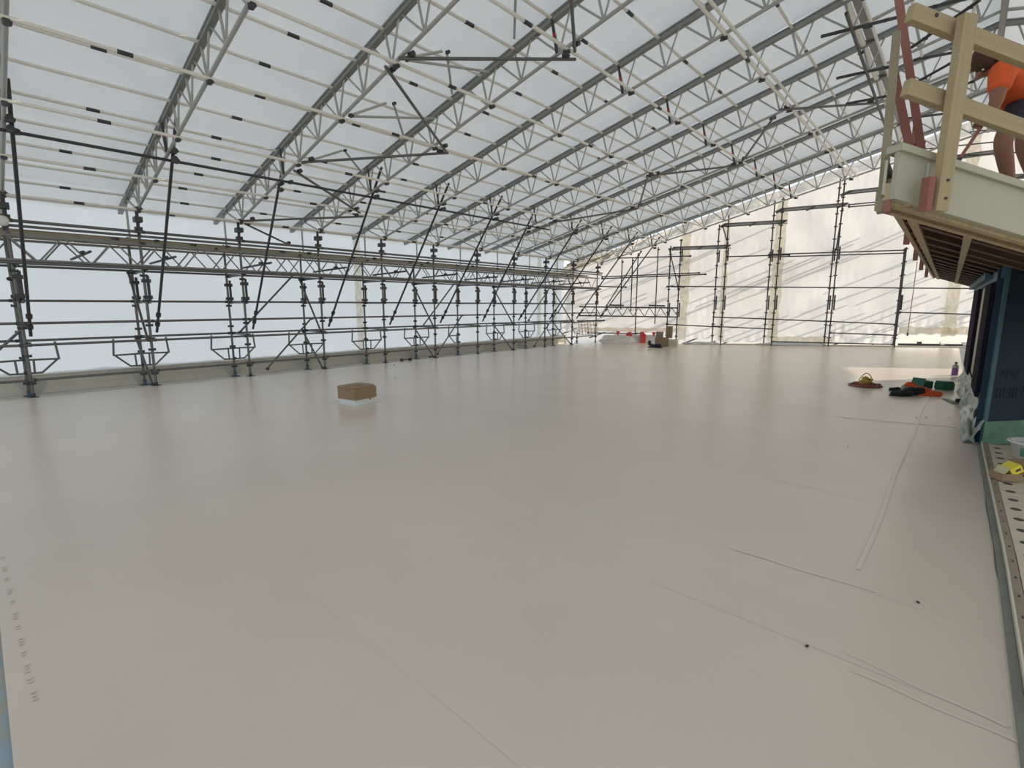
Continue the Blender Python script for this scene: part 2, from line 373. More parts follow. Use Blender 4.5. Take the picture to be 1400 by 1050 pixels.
# ---------------------------------------------------------------- roof trusses
T0 = -4.12; TP = .735
for k, y in enumerate(YK):
    near = ['nearest of the row, cut by the left frame edge', None][min(k, 1)]
    lab = 'pale lattice roof truss, ' + ('cut by the left frame edge' if k == 0 else (ORD[k] + ' truss from the left frame edge' if k < 10 else 'farthest, against the bright end wall'))
    t = thing('roof_truss', lab, 'truss', (-12.35, y, 3.2), 'roof trusses carrying the sheeting')
    bar('top_chord', (-13.85, y, zt(-13.85)), (RX, y, zt(RX)), .085, .10, 'track', t, mesh=channel_mesh)
    tube('bottom_chord', (-12.25, y, zb(-12.25)), (RX, y, zb(RX)), .027, 'alu', t)
    bar('top_chord', (RX, y, zt(RX)), (13.75, y, zt(13.75)), .085, .10, 'track', t, mesh=channel_mesh)
    tube('bottom_chord', (RX, y, zb(RX)), (12.15, y, zb(12.15)), .027, 'alu', t)
    tube('ridge_post', (RX, y, zb(RX)), (RX, y, zt(RX)), .03, 'alu', t)
    for j in range(-5, 12):
        tx = T0 - TP * j; bx = tx + .13
        for dx in (-.33, 0, .32):
            if bx > -12.3: tube('web_brace', (bx, y, zb(bx)), (tx + dx, y, zt(tx + dx) - .04), .015 if dx else .018, 'alu', t, n=6)
    for j in range(0, 10):                                 # far slope
        tx = .5 + TP * j; bx = tx - .13
        for dx in (-.33, 0, .32):
            tube('web_brace', (bx, y, zb(bx)), (tx + dx, y, zt(tx + dx) - .04), .015, 'alu', t, n=6)
    tube('end_brace', (-12.25, y, zb(-12.25)), (-13.1, y, zt(-13.1)), .02, 'alu', t); tube('end_post', (-13.2, y, 3.05), (-13.2, y, zt(-13.2)), .022, 'alu', t)
    # joint of two truss lengths: doubled posts with a red band
    for jx in (-9.75, -4.75):
        jp = tube('joint_post', (jx, y - .03, zb(jx)), (jx - .1, y - .03, zt(jx - .1)), .021, 'tubed', t); b0 = V(jx, y - .03, zb(jx)); b1 = V(jx - .1, y - .03, zt(jx - .1)); 
        tube('red_band', b0.lerp(b1, .45), b0.lerp(b1, .55), .024, 'red', jp)
    # support head on the lattice beam
    tube('support_post', (-12.35, y, 3.02), (-12.35, y, zb(-12.25)), .03, 'tubed', t)
    box('head_plate', (-12.33, y, 3.34), (.2, .13, .10), 'tubed', t); box('jack_nut', (-12.35, y, 3.17), (.11, .12, .06), 'tubed', t); clamp((-12.2, y, zb(-12.2)), t, 1.5)

# ---------------------------------------------------------------- purlins
tops = [T0 - TP * j for j in range(-5, 14)]
tops = [x for x in tops if x > -13.9]
tl = sorted(tops)
for j, x in enumerate(tl):
    wide = abs(x - (T0 + 3 * TP)) < .01
    lab = ('wide pale purlin under a sheeting joint near the ridge' if wide else 'upper pale roof purlin just below the sheet, %s up from the left eave' % ORD[j])
    t = thing('roof_purlin', lab, 'purlin', (x, 0, zt(x)), 'upper purlins under the roof sheet')
    tube('tube', (x, -6.5, zt(x) + .0), (x, 19.3, zt(x) + .0), .05 if wide else .024, 'purlin', t)
    if wide: bar('joint_track', (x + .13, -6.5, zt(x) + .04), (x + .13, 19.3, zt(x) + .04), .14, .03, 'track', t)
    for k in (range(6) if j % 2 else (1, 3)): tube('sleeve', (x, YK[k] + .72 + .1 * ((j * 7 + k) % 3), zt(x) - .004), (x, YK[k] + .88 + .1 * ((j * 7 + k) % 3), zt(x) - .004), .027, 'tubed', t)
bots = [-12.15, -10.7, -9.17, -7.57, -6.07, -4.57, -3.05, -1.54]
for j, x in enumerate(bots):
    t = thing('tie_purlin', 'lower pale purlin clamped on truss bottom chords, %s up from the left eave' % ORD[j], 'purlin', (x, 0, zb(x)), 'lower purlins along the truss bottom chords')
    z = zb(x) - .035
    for dx in ((0, .12) if j == 6 else (0,)): tube('tube', (x + dx, -6.5, z + dx * SL), (x + dx, 19.25, z + dx * SL), .024, 'purlin', t)
    for y in YK: clamp((x - .05, y, z - .03), t, 1.05)
    for k in (0, 2, 4): tube('sleeve', (x, YK[k] + .9, z - .004), (x, YK[k] + 1.05, z - .004), .027, 'tubed', t)
t = thing('ridge_beam', 'heavy grey ridge member where the two roof slopes meet, top right', 'beam', (RX, 0, zt(RX)))
bar('top_chord', (RX, 9, zt(RX) - .05), (RX, 19.3, zt(RX) - .05), .10, .12, 'track', t, mesh=channel_mesh); bar('bottom_chord', (RX, 9, zb(RX)), (RX, 19.3, zb(RX)), .07, .07, 'track', t)
for k in range(5, 11):
    tube('web_brace', (RX, YK[k], zb(RX)), (RX, YK[k] - .93, zt(RX)), .018, 'alu', t, n=6); tube('web_brace', (RX, YK[k] - 1.862, zb(RX)), (RX, YK[k] - .93, zt(RX)), .018, 'alu', t, n=6)
for j, x in enumerate((.55, 1.3, 2.05, 2.8, 3.6)):
    t = thing('roof_purlin', 'pale purlin on the bright far slope, %s below the ridge' % ORD[j], 'purlin', (x, 0, zt(x)), 'purlins on the bright far slope')
    tube('tube', (x, 4, zt(x)), (x, 19.3, zt(x)), .024, 'purlin', t)
# loose bracing tubes under the trusses
BR = [
 ('long dark level tube under the roof, ending below the second and third trusses', (-5.951, 4.264, 4.917), (-4.614, 6.435, 5.226)),
 ('dark sloping tube crossing from the third to the fourth truss', (-6.175, 4.204, 4.865), (-7.617, 6.494, 4.531)),
 ('dark tube running level from the second truss to the lower end of a sloping tube', (-9.079, 4.327, 4.192), (-7.604, 6.519, 4.534)),
 ('dark tube hanging down from the top frame edge', (-3.899, 5.308, 5.392), (-4.516, 6.277, 5.249)),
 ('dark sloping tube low above the third scaffold bay', (-9.412, 4.338, 4.115), (-10.745, 6.456, 3.807)),
 ('dark level tube low between the third and fourth trusses', (-12.024, 4.345, 3.511), (-10.911, 6.649, 3.768)),
 ('short dark tube sloping down to the left beam', (-12.185, 4.414, 3.473), (-13.309, 5.921, 3.213)),
 ('dark steep brace below the eighth truss in mid roof', (-3.353, 11.727, 5.518), (-4.572, 13.628, 5.236)),
 ('dark level brace joining the seventh and ninth trusses', (-6.159, 11.898, 4.868), (-4.681, 13.754, 5.211)),
 ('dark steep brace below the seventh truss, left of the level brace', (-6.196, 11.817, 4.860), (-7.541, 13.871, 4.549)),
 ('long level brace across the upper far trusses', (-3.188, 11.498, 5.556), (-1.853, 13.382, 5.865)),
 ('dark level brace low on the far trusses above the left beam', (-9.491, 12.013, 4.097), (-7.585, 13.908, 4.538)),
]
for lab, a, b in BR:
    t = thing('bracing_tube', lab, 'tube', a, 'loose bracing tubes clamped under the trusses'); tube('tube', a, b, .024, 'tube', t)
    for f in (.06, .93):
        p = V(a).lerp(V(b), f); clamp(p + V(0, 0, .04), t, 1.2)
# pale V braces between chords
VB = [((-6.103, 4.495, 5.041), (-6.143, 5.177, 5.382)), ((-6.126, 5.261, 5.386), (-6.845, 5.975, 5.220)), ((-6.122, 4.521, 5.037), (-6.043, 6.057, 5.355)), ((-7.663, 4.502, 4.680), (-7.615, 5.172, 5.042)), ((-7.571, 5.288, 5.052), (-8.411, 6.101, 4.857)), ((-7.670, 4.531, 4.679), (-7.502, 6.117, 5.018)),
      ((-9.375, 4.511, 4.284), (-9.324, 5.282, 4.646)), ((-9.305, 5.318, 4.650), (-9.915, 6.021, 4.509)), ((-4.777, 5.298, 5.649), (-5.355, 5.909, 5.565))]
for k, (a, b) in enumerate(VB):
    t = thing('knee_brace', 'thin pale knee brace between lower and upper purlins, %s one' % ORD[k], 'brace', a, 'pale knee braces in the roof'); tube('tube', a, b, .02, 'alu', t, n=6); clamp(V(a), t, .8)

# ---------------------------------------------------------------- left scaffold
XI, XO = -12.37, -13.4
def standard(x, y, z0, z1, label, group, base, sleeve):
    t = thing('scaffold_standard', label, 'scaffold post', (x, y, z0), group)
    tube('post', (x, y, z0), (x, y, z1), .0265, 'tube', t)
    z = z0 + .25
    while z < min(2.4, z1 - .2):
        ob('wedge_cup', ring_mesh(), t, (x, y, z)); z += .5
    if sleeve:
        sx = .055 * (1 if x > -13 else -1)
        tube('splice_tube', (x + .01, y + .06, 1.72), (x + .01, y + .06, 2.26), .027, 'tubed', t)
        for z in (1.82, 2.15): box('splice_clamp', (x, y + .03, z), (.1, .15, .07), 'tubed', t)
    if base == 'blue':
        bp = box('base_plate', (x, y, z0 + .006), (.17, .17, .012), 'bluesteel', t); tube('jack_collar', (x, y, z0 + .01), (x, y, z0 + .12), .036, 'bluesteel', bp); box('jack_handle', (x, y, z0 + .11), (.16, .03, .03), 'tubed', bp)
    elif base: box('base_plate', (x, y, z0 + .006), (.15, .15, .012), 'tubed', t); tube('jack_collar', (x, y, z0 + .01), (x, y, z0 + .07), .034, 'tubed', t)
    return t
for k, y in enumerate(YK):
    standard(XI, y, .0, 3.24, 'grey scaffold post on the deck edge under the %s truss, inner row' % ORD[k], 'inner row of left scaffold posts', 'plain', True)
    standard(XO, y, -.105, 3.1, 'grey scaffold post beside the parapet under the %s truss, outer row' % ORD[k], 'outer row of left scaffold posts', 'blue', True)
def ledger(label, x, z, y0, y1, m='tube', r=.024, group='long horizontal tubes of the left scaffold', ends=True):
    t = thing('scaffold_ledger', label, 'scaffold rail', (x, y0, z), group); tube('tube', (x, y0, z), (x, y1, z), r, m, t)
    for y in YK:
        if y0 < y < y1 and ends: box('wedge_end', (x, y + .055, z), (.055, .05, .06), 'tubed', t); box('wedge_end', (x, y - .055, z), (.055, .05, .06), 'tubed', t)
    return t
ledger('lowest scaffold rail along the left deck edge, at shin height', XI + .05, .32, -.6, 18.9)
ledger('waist high scaffold rail along the inner row of left posts', XI + .05, .95, -.6, 19.6)
ledger('waist high scaffold rail along the outer row of left posts', XO, .98, -.6, 19.6)
ledger('chest high scaffold rail along the inner row of left posts', XI + .05, 1.34, -.6, 19.2)
ledger('eye level scaffold rail along the outer row of left posts', XO, 1.745, -.6, 19.2)
ledger('upper handrail tube above the left lattice beam', XI + .1, 3.10, -.9, 19.5, r=.028)
ledger('second handrail tube just below the upper one over the left beam', XI + .06, 3.02, -.9, 19.5, ends=False)
ledger('tube lying on the outer edge of the plank walkway, left side', XO - .03, 3.05, -.9, 19.2, ends=False)
ledger('tube under the left lattice beam, inner row', XI + .11, 2.39, -.9, 19.4, r=.028, ends=False)
ledger('tube under the left lattice beam, outer row', XO - .09, 2.40, -.9, 19.2, ends=False)
tt = ledger('dark tube high above the left beam tying the tops of the raking props', -9.85, zb(-9.85) - .08, .4, 12.5, m='tubed', ends=False)
for y in YK[:7]: clamp((-9.85, y + .12, zb(-9.85) - .08), tt, 1.2)
for k, y in enumerate(YK):
    for z, w in ((1.745, 'eye level'), (.99, 'waist level'), (2.37, 'beam level')):
        t = thing('scaffold_transom', 'short %s cross tube between the two post rows at the %s truss' % (w, ORD[k]), 'scaffold rail', (XI, y, z), 'short cross tubes between the left post rows')
        tube('tube', (XO - .05, y + .05, z - .02), (XI + .08, y + .05, z - .02), .022, 'tube', t); box('wedge_end', (XI - .03, y + .05, z - .02), (.05, .06, .06), 'tubed', t); box('wedge_end', (XO + .03, y + .05, z - .02), (.05, .06, .06), 'tubed', t)
    if k % 2:
        for q, (a, b, w) in enumerate((((XO, y - .06, 2.35), (XI, y - .06, 1.0), 'upper'), ((XO, y - .06, .95), (XI - .02, y - .06, .03), 'lower'))):
            t = thing('cross_brace', '%s brace between the post rows, under the %s truss' % (w, ORD[k]), 'brace', a, 'braces across the left scaffold'); tube('tube', a, b, .024, 'tube', t)
            clamp(V(a), t, 1.1); clamp(V(b), t, 1.1)
for q, (a, b, w) in enumerate([((XO + .06, 5.98, 2.5), (XO + .06, 4.5, 1.0), 'upper diagonal between the third and fourth bays'), ((XO + .06, 6.35, 1.3), (XO + .06, 5.08, .02), 'lower diagonal behind the plywood hatch box'),
     ((XO + .06, 11.64, 2.47), (XO + .06, 10.16, .97), 'upper diagonal right of the sixth post pair'), ((XO + .06, 11.93, 1.31), (XO + .06, 10.75, .0), 'lower diagonal right of the sixth post pair'),
     ((XO + .06, 17.0, 2.4), (XO + .06, 15.6, 1.05), 'upper diagonal near the far corner'), ((XO + .06, 17.5, 1.33), (XO + .06, 15.98, -.05), 'lower diagonal near the far corner'), ((XO + .06, 18.7, 2.44), (XO + .06, 17.6, 1.33), 'last small diagonal in the far corner'), ((XO + .06, .72, 1.3), (XO + .06, .2, .74), 'short diagonal at the left frame edge')]):
    t = thing('diagonal_brace', w + ' of the left scaffold', 'brace', a, 'diagonals along the left scaffold'); tube('tube', a, b, .024, 'tube', t); clamp(V(a), t, 1.1); clamp(V(b), t, 1.1)
# raking props from the truss bottom chords down to the inner rail
for k, y in enumerate(YK):
    xt = -9.7 - (.45 if k in (2, 6) else 0)
    a = V(xt + .22, y + .08, zb(xt) + .45 - (.15 if k > 6 else 0)); b = V(-12.2, y + .08, 1.12)
    t = thing('raking_prop', 'long dark raking tube from the %s truss down to the left rail' % ORD[k], 'tube', b, 'long raking tubes along the left side')
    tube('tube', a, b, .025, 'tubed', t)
    d = (b - a).normalized()
    for f in (1.06, 1.12): tube('clamp_collar', V(b) - d * (f - 1) * 4, V(b) - d * ((f - 1) * 4 - .07), .045, 'tubed', t)
    clamp((xt, y + .05, zb(xt)), t, 1.5); clamp((xt, y + .05, zb(xt) - .12), t, 1.3)
# hop-up brackets on the outer row
for k, y in enumerate(YK):
    t = thing('hop_up_bracket', 'grey trapezoid board bracket clamped low on the scaffold post under the %s truss' % ORD[k], 'bracket', (XO + .05, y, .35), 'trapezoid brackets along the left scaffold')
    x = XO + .07
    for s in ((-1, 1) if k != 6 else (-1,)):
        tube('arm', (x, y, .61), (x, y + s * .5, .60), .019, 'tube', t); tube('guard_stub', (x, y + s * .5, .59), (x, y + s * .47, .95), .02, 'tube', t)
        tube('strut', (x, y + s * .47, .59), (x, y + s * .23, .35), .018, 'tube', t); tube('inner_post', (x, y + s * .13, .61), (x, y + s * .12, .35), .018, 'tube', t)
        tube('foot_bar', (x, y, .345), (x, y + s * .24, .35), .018, 'tube', t)
    clamp((x - .04, y, .62), t, 1.1); clamp((x - .04, y, .36), t, 1.1)
# lattice beams
def lattice(label, x, z0, z1, y0, y1, off=0):
    t = thing('lattice_beam', label, 'beam', (x, y0, z0)); tube('top_chord', (x, y0, z1), (x, y1, z1), .026, 'track', t); tube('bottom_chord', (x, y0, z0), (x, y1, z0), .026, 'track', t)
    n = int((y1 - y0) / .37)
    for i in range(n):
        a = y0 + i * .37; up = i % 2
        tube('web_bar', (x, a + off, z0 if up else z1), (x, a + .33 + off, z1 if up else z0), .015, 'track', t, n=6)
    return t
lattice('grey lattice beam along the top of the left scaffold, inner row', XI + .06, 2.44, 2.86, -.9, 19.3)
lattice('grey lattice beam along the top of the left scaffold, outer row', XO - .05, 2.46, 2.88, -.9, 19.1, .1)
for i, y in enumerate([-.9 + 2.45 * j for j in range(8)]):
    for q, x in enumerate((-13.2, -12.93, -12.66)):
        t = box('scaffold_plank', (x, y + 1.22, 2.96), (.235, 2.6 if (i + q) % 2 else 2.4, .04), 'plank')
        tag(t, 'weathered timber plank on the left walkway, %s length from the near end, %s' % (ORD[i], ('beside the wall', 'middle row', 'beside the deck')[q]), 'plank', 'planks on the left scaffold walkway')
for i in range(8):
    y = -.9 + 2.45 * i
    t = bar('toe_board', (-13.27, y, 2.985), (-13.27, y + 2.44, 2.985), .03, .17, 'plank'); tag(t, 'weathered beige toe board standing behind the left handrails, %s length from the near end' % ORD[i], 'board', 'toe boards on the left scaffold')
# short tubes poking out over the beam and loose fittings
for k in range(10):
    y = YK[k] + .35 if k else YK[k] + .9
    t = thing('putlog_tube', 'short dark tube sticking out over the left beam, %s from the near end' % ORD[k], 'tube', (XI, y, 2.6), 'short tubes sticking out of the left beam')
    z = 2.57; tube('tube', (XO, y, z), (XI + .55, y + .1, z + .05), .024, 'tubed', t); clamp((XI + .06, y + .05, z + .06), t, 1.2)
    for dy, dz in ((.55, 2.93), (1.0, 2.88), (1.25, 2.95)):
        if k < 9: clamp((XI + .1, y + dy, dz), t, 1.0, rz=dy * 3)
t = thing('flood_lamp', 'cream plastic lamp head clipped on the handrail at the left frame edge', 'lamp', (XI + .2, .53, 3.12))
c = V((-12.100, 0.543, 3.058)); tube('lamp_head', c + V(-.05, 0, 0), c + V(.06, -.0, 0), .085, 'trim', t, n=14); tube('lens_rim', c + V(.05, 0, 0), c + V(.075, 0, 0), .06, 'white', t, n=14); box('bracket', c + V(-.02, .02, -.11), (.05, .06, .08), 'tubed', t)

# ---------------------------------------------------------------- end scaffold
def PB(p, name, label, group=None): return thing(name, label, 'scaffold post', p, group)
pairs = [(((-9.706, 20.837, 0.035), (-9.610, 20.898, 4.216)), ((-9.067, 20.414, 0.090), (-9.029, 20.439, 4.397)), 'left pair of posts in front of the end wall'),
         (((-8.072, 21.884, 0.060), (-7.964, 21.953, 5.048)), ((-7.533, 21.397, 0.113), (-7.446, 21.453, 5.595)), 'second pair of posts from the left of the end wall'),
         (((-6.282, 23.030, 0.054), (-6.123, 23.132, 6.124)), ((-5.835, 22.485, 0.260), (-5.717, 22.561, 6.144)), 'third pair of posts from the left of the end wall'),
         (((-4.267, 24.321, 0.054), (-4.179, 24.378, 7.246)), ((-3.997, 23.663, 0.105), (-3.873, 23.742, 7.037)), 'fourth pair of posts, left of the eave'),
         (((-2.051, 25.741, 0.058), (-1.986, 25.782, 3.921)), ((-1.944, 24.978, 0.107), (-1.866, 25.028, 3.906)), 'fifth pair of posts, under the eave')]
for i, (A, Bq, w) in enumerate(pairs):
    for j, (a, b) in enumerate((A, Bq)):
        a = V(a); b = V(b); a.z = -.02; b = V(a.x, a.y, b.z)
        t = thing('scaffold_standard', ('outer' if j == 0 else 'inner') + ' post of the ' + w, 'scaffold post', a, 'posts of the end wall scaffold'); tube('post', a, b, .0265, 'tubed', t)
        z = .35
        while z < b.z: ob('wedge_cup', ring_mesh(), t, (a.x, a.y, z)); z += .5
        box('base_plate', a + V(0, 0, .01), (.15, .15, .015), 'tubed', t)
        sp = 1.5 if i else 1.2
        tube('splice_tube', a + V(.06, .03, sp), a + V(.06, .03, sp + .6), .03, 'tubed', t)
        if b.z > 4.3: tube('splice_tube', a + V(.06, .03, 3.5), a + V(.06, .03, 4.0), .03, 'tubed', t)
def erail(label, a, b, r=.024, m='tubed'):
    t = thing('scaffold_ledger', label, 'scaffold rail', a, 'rails of the end wall scaffold'); tube('tube', a, b, r, m, t)
    for f in (.01, .99): box('wedge_end', V(a).lerp(V(b), f), (.06, .06, .07), 'tubed', t)
for lab, a, b in [
 ('thin rail high on the end wall from the second to the third posts', (-7.529, 21.400, 3.654), (-5.478, 22.714, 3.687)), ('thin rail high on the end wall from the third posts to the eave, upper', (-6.178, 22.265, 3.715), (-1.963, 24.966, 3.797)), ('thin rail just below the high rail, third posts to the eave', (-6.367, 22.976, 3.676), (-2.014, 25.764, 3.750)),
 ('long dark eye level rail across the whole end wall', (-9.395, 20.205, 2.465), (0.264, 26.392, 2.307)), ('short stub rail beside the left end wall posts', (-9.771, 20.795, 2.481), (-9.174, 21.178, 2.455)),
 ('waist rail on the end wall between second and third posts', (-7.837, 21.203, 1.176), (-6.057, 22.343, 1.108)), ('waist rail on the end wall between third and fourth posts', (-6.153, 22.282, 1.108), (-4.057, 23.624, 1.015)), ('waist rail on the end wall between fourth and fifth posts', (-4.196, 23.535, 1.029), (-1.974, 24.958, 0.912)),
 ('knee rail on the end wall between first and second posts', (-9.730, 20.821, 0.831), (-7.808, 22.053, 0.734)), ('knee rail on the end wall between second and third posts', (-8.116, 21.855, 0.763), (-6.024, 23.196, 0.656)), ('lower knee rail between fourth posts and fifth posts', (-3.975, 23.677, 0.555), (-1.912, 24.999, 0.475)), 
 ('rail right of the fifth end wall posts running behind the blue building', (-1.909, 25.000, 1.391), (0.352, 26.449, 1.312)),
 ('thin guard rail above the eave level platform, upper', (-3.810, 23.783, 5.484), (-1.674, 25.151, 5.644)), ('thin guard rail above the eave level platform, lower', (-3.938, 24.532, 5.691), (-1.738, 25.941, 5.882)), ('rail low in the right bay lying at deck level', (-5.829, 22.489, 0.169), (-1.966, 24.964, 0.107)),
 ('upper rail behind the timber guardrail, near the worker', (-1.857, 25.034, 7.920), (0.880, 26.787, 8.146)), ('lower rail behind the timber guardrail, near the worker', (-1.816, 25.060, 7.502), (0.934, 26.822, 7.691)), ('rail low behind the worker legs', (-1.517, 25.252, 7.198), (0.989, 26.857, 7.233))]:
    erail(lab, a, b)
for lab, a, b in [('lowest dark scaffold platform on the end wall, left', (-9.529, 20.594, 4.077), (-7.616, 21.819, 4.123)), ('second dark platform up on the end wall', (-7.882, 21.649, 4.975), (-5.857, 22.947, 5.055)), ('third dark platform up on the end wall', (-6.075, 22.807, 5.509), (-4.021, 24.123, 5.643)), ('fourth dark platform running behind the timber guard posts', (-4.058, 24.099, 6.092), (-1.721, 25.596, 6.315)),
                  ('dark platform behind the legs of the worker', (-1.950, 25.449, 7.134), (0.498, 27.017, 7.416)), ('dark platform at the right frame edge', (0.304, 26.893, 6.459), (1.607, 27.728, 6.472))]:
    t = thing('scaffold_platform', lab, 'platform', a, 'stepped platforms of the end wall scaffold')
    for q in range(3):
        o = ND * ((q - 1) * .24); bar('plank', V(a) + o, V(b) + o, .225, .05, 'steelplank', t)
    for f in (.03, .5, .97):
        p = V(a).lerp(V(b), f) - V(0, 0, .045); bar('bearer', p - ND * .42, p + ND * .42, .04, .04, 'tubed', t)
    bar('side_rail', V(a) - ND * .4 - V(0, 0, .12), V(b) - ND * .4 - V(0, 0, .12), .03, .03, 'tubed', t)
for k, (a, b, w) in enumerate([((-10.975, 18.955, 3.583), (-11.011, 18.932, 1.494), 'far left'), ((-10.613, 19.187, 3.637), (-10.646, 19.166, 1.432), 'second from left'), ((-10.427, 19.306, 3.844), (-10.460, 19.285, 0.462), 'reaching the floor'), ((-9.748, 19.741, 4.067), (-9.779, 19.721, 0.876), 'hanging below the small lattice beam')]):
    a = V(a); b = V(b); b = V(a.x, a.y, b.z)
    t = thing('hanging_tube', 'thin upright tube in the far left corner, ' + w, 'tube', b, 'upright tubes in the far left corner'); tube('tube', a, b, .024, 'tubed', t); clamp(V(a) - V(0, 0, .1), t, 1)
for lab, a, b in [('dark rail near the roof in the far left corner', (-11.123, 18.860, 3.647), (-8.623, 20.462, 3.688)), ('double dark rail carrying boards in the far left corner, upper', (-11.698, 18.492, 2.877), (-8.297, 20.670, 3.002)), ('double dark rail carrying boards in the far left corner, lower', (-11.696, 18.493, 2.800), (-8.075, 20.813, 2.939)), ('stub rail below the left beam end in the far corner', (-11.793, 18.431, 2.476), (-10.806, 19.064, 2.438)),
                  ('low rail in the far left corner above the barriers', (-12.147, 18.204, 0.475), (-10.123, 19.500, 0.466)), ('short rail at waist level in the far left corner', (-12.505, 17.975, 0.983), (-11.548, 18.588, 1.021)), ('dark sloping tube from the last truss to the far left corner', (-10.319, 19.375, 3.931), (-11.484, 18.629, 1.631)),
                  ('brace between the first end wall posts, falling right', (-9.588, 20.438, 4.053), (-9.184, 20.696, 2.303)), ('brace between the second end wall posts', (-7.821, 21.569, 4.930), (-7.612, 21.703, 4.216)), ('steep brace between the fourth end wall posts', (-4.036, 23.994, 5.487), (-4.109, 23.947, 3.873))]:
    erail(lab, a, b)
t = thing('lattice_beam', 'small dark lattice beam in the far left corner above the barriers', 'beam', (-12.399, 17.924, 1.240))
a0, a1, b0, b1 = [V(p) for p in ((-12.406, 17.920, 1.603), (-8.956, 20.130, 1.559), (-12.399, 17.924, 1.224), (-8.915, 20.156, 1.177))]
tube('top_chord', a0, a1, .028, 'tubed', t); tube('bottom_chord', b0, b1, .028, 'tubed', t)
for i in range(18):
    f0, f1 = i / 18, (i + 1) / 18
    tube('web_bar', (a0.lerp(a1, f0) if i % 2 else b0.lerp(b1, f0)), (b0.lerp(b1, f1) if i % 2 else a0.lerp(a1, f1)), .014, 'tubed', t, n=6)
for q, (u, v) in enumerate([((-11.329, 18.610, 1.665), (-10.810, 18.942, 1.650)), ((-9.940, 19.499, 1.650), (-9.384, 19.855, 1.632))]):
    t = thing('steel_board', 'short dark board lying on the small corner lattice beam, ' + ('left one' if q == 0 else 'right one'), 'board', u, 'boards on the corner lattice beam'); bar('board', u, v, .23, .05, 'steelplank', t); bar('lip', V(u) + V(0, 0, .03), V(v) + V(0, 0, .03), .02, .03, 'tubed', t)
# tubes stack in the upper right, in front of the trusses
UR = [('dark steep tube in the upper right crossing the far trusses, beside the red studs', (-1.677, 8.809, 5.716), (-1.814, 16.054, 5.684)), ('dark level tube across the upper right, highest', (-2.024, 9.093, 5.636), (-1.195, 9.681, 5.828)), ('dark level tube across the upper right, second', (-2.105, 10.806, 5.617), (-1.370, 11.384, 5.787)),
      ('dark level tube across the upper right, third', (-2.170, 12.199, 5.602), (-1.560, 12.734, 5.743)), ('dark tube seen between the timber rails near the worker, upper', (-1.118, 11.657, 5.895), (-0.538, 12.171, 6.030)), ('dark sloping tube behind the timber rails, highest', (-1.122, 11.084, 5.894), (-0.319, 10.533, 6.081)), ('dark sloping tube between the timber rails, below the upper one', (-1.162, 12.779, 5.885), (-0.606, 12.515, 6.014)),
      ('dark tube left of the head of the worker', (-0.452, 14.054, 6.050), (-0.174, 13.954, 6.114)), ('dark level tube at the top frame edge behind the timber rail', (-0.922, 9.948, 5.941), (-0.397, 10.324, 6.062)), ('dark level tube low between the red studs and the timber post', (-1.425, 14.779, 5.824), (-0.773, 15.537, 5.975))]
for lab, a, b in UR:
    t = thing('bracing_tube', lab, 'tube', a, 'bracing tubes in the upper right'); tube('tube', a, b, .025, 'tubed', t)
    for f in (.2, .85): clamp(V(a).lerp(V(b), f), t, .8)
t = thing('hanging_strap', 'thin dark strap hanging in front of the end wall right of the posts', 'strap', (-1.547, 24.519, 0.610)); a, b = V((-1.533, 24.529, 3.298)), V((-1.547, 24.519, 0.610)); tube('strap', a, b, .014, 'redpine', t, n=6); tube('hook', b, b - V(0, 0, .12), .03, 'tubed', t)

# ---------------------------------------------------------------- blue building with open eave
EX = Vector((-.0171, 1, 0)).normalized(); HX = Vector((.616, .788, -.197)); HF = Vector((.616, .788, 0)).normalized()
P0 = Vector((-.41, 3.85, 2.3)); FO = Vector((-.788, .616, 0))        # FO points away from the fascia face towards the open deck
NB = -FO
t = thing('building', 'navy wrapped building with blue taped corner and green foot at the right frame edge', 'building', (.32, 8.1, 0))
Bc = Vector((.32, 8.1, 0)); LW = Vector((-.0216, 1, 0)).normalized()
IN = Vector((.788, -.616, 0))        # normal of the front face towards the camera
def face(name, o, d1, l0, l1, z0, z1, th, nrm, m, par=None):
    bm = bmesh.new(); q = [o + d1 * l0, o + d1 * l1]; z0a = z0 if isinstance(z0, tuple) else (z0, z0); z1a = z1 if isinstance(z1, tuple) else (z1, z1)
    vs = []
    for k in (0, 1):
        for e, zz in ((0, z0a), (1, z0a), (1, z1a), (0, z1a)):
            p = q[e] + nrm * (th * k); vs.append(bm.verts.new((p.x, p.y, zz[e])))
    for f in ((0, 1, 2, 3), (7, 6, 5, 4), (0, 4, 5, 1), (1, 5, 6, 2), (2, 6, 7, 3), (3, 7, 4, 0)): bm.faces.new([vs[i] for i in f])
    bmesh.ops.recalc_face_normals(bm, faces=bm.faces[:])
    return ob(name, tobj(bm, M[m]), par)
fw = face('front_wall', Bc, HF, .0, 4.5, .0, (2.27, 1.75), -.1, IN, 'navy', t)
face('green_foot', Bc, HF, -.01, 4.5, -.02, .27, .012, IN, 'green', t)
face('corner_tape', Bc, HF, -.02, .035, .27, 2.25, .006, IN, 'blue', t)
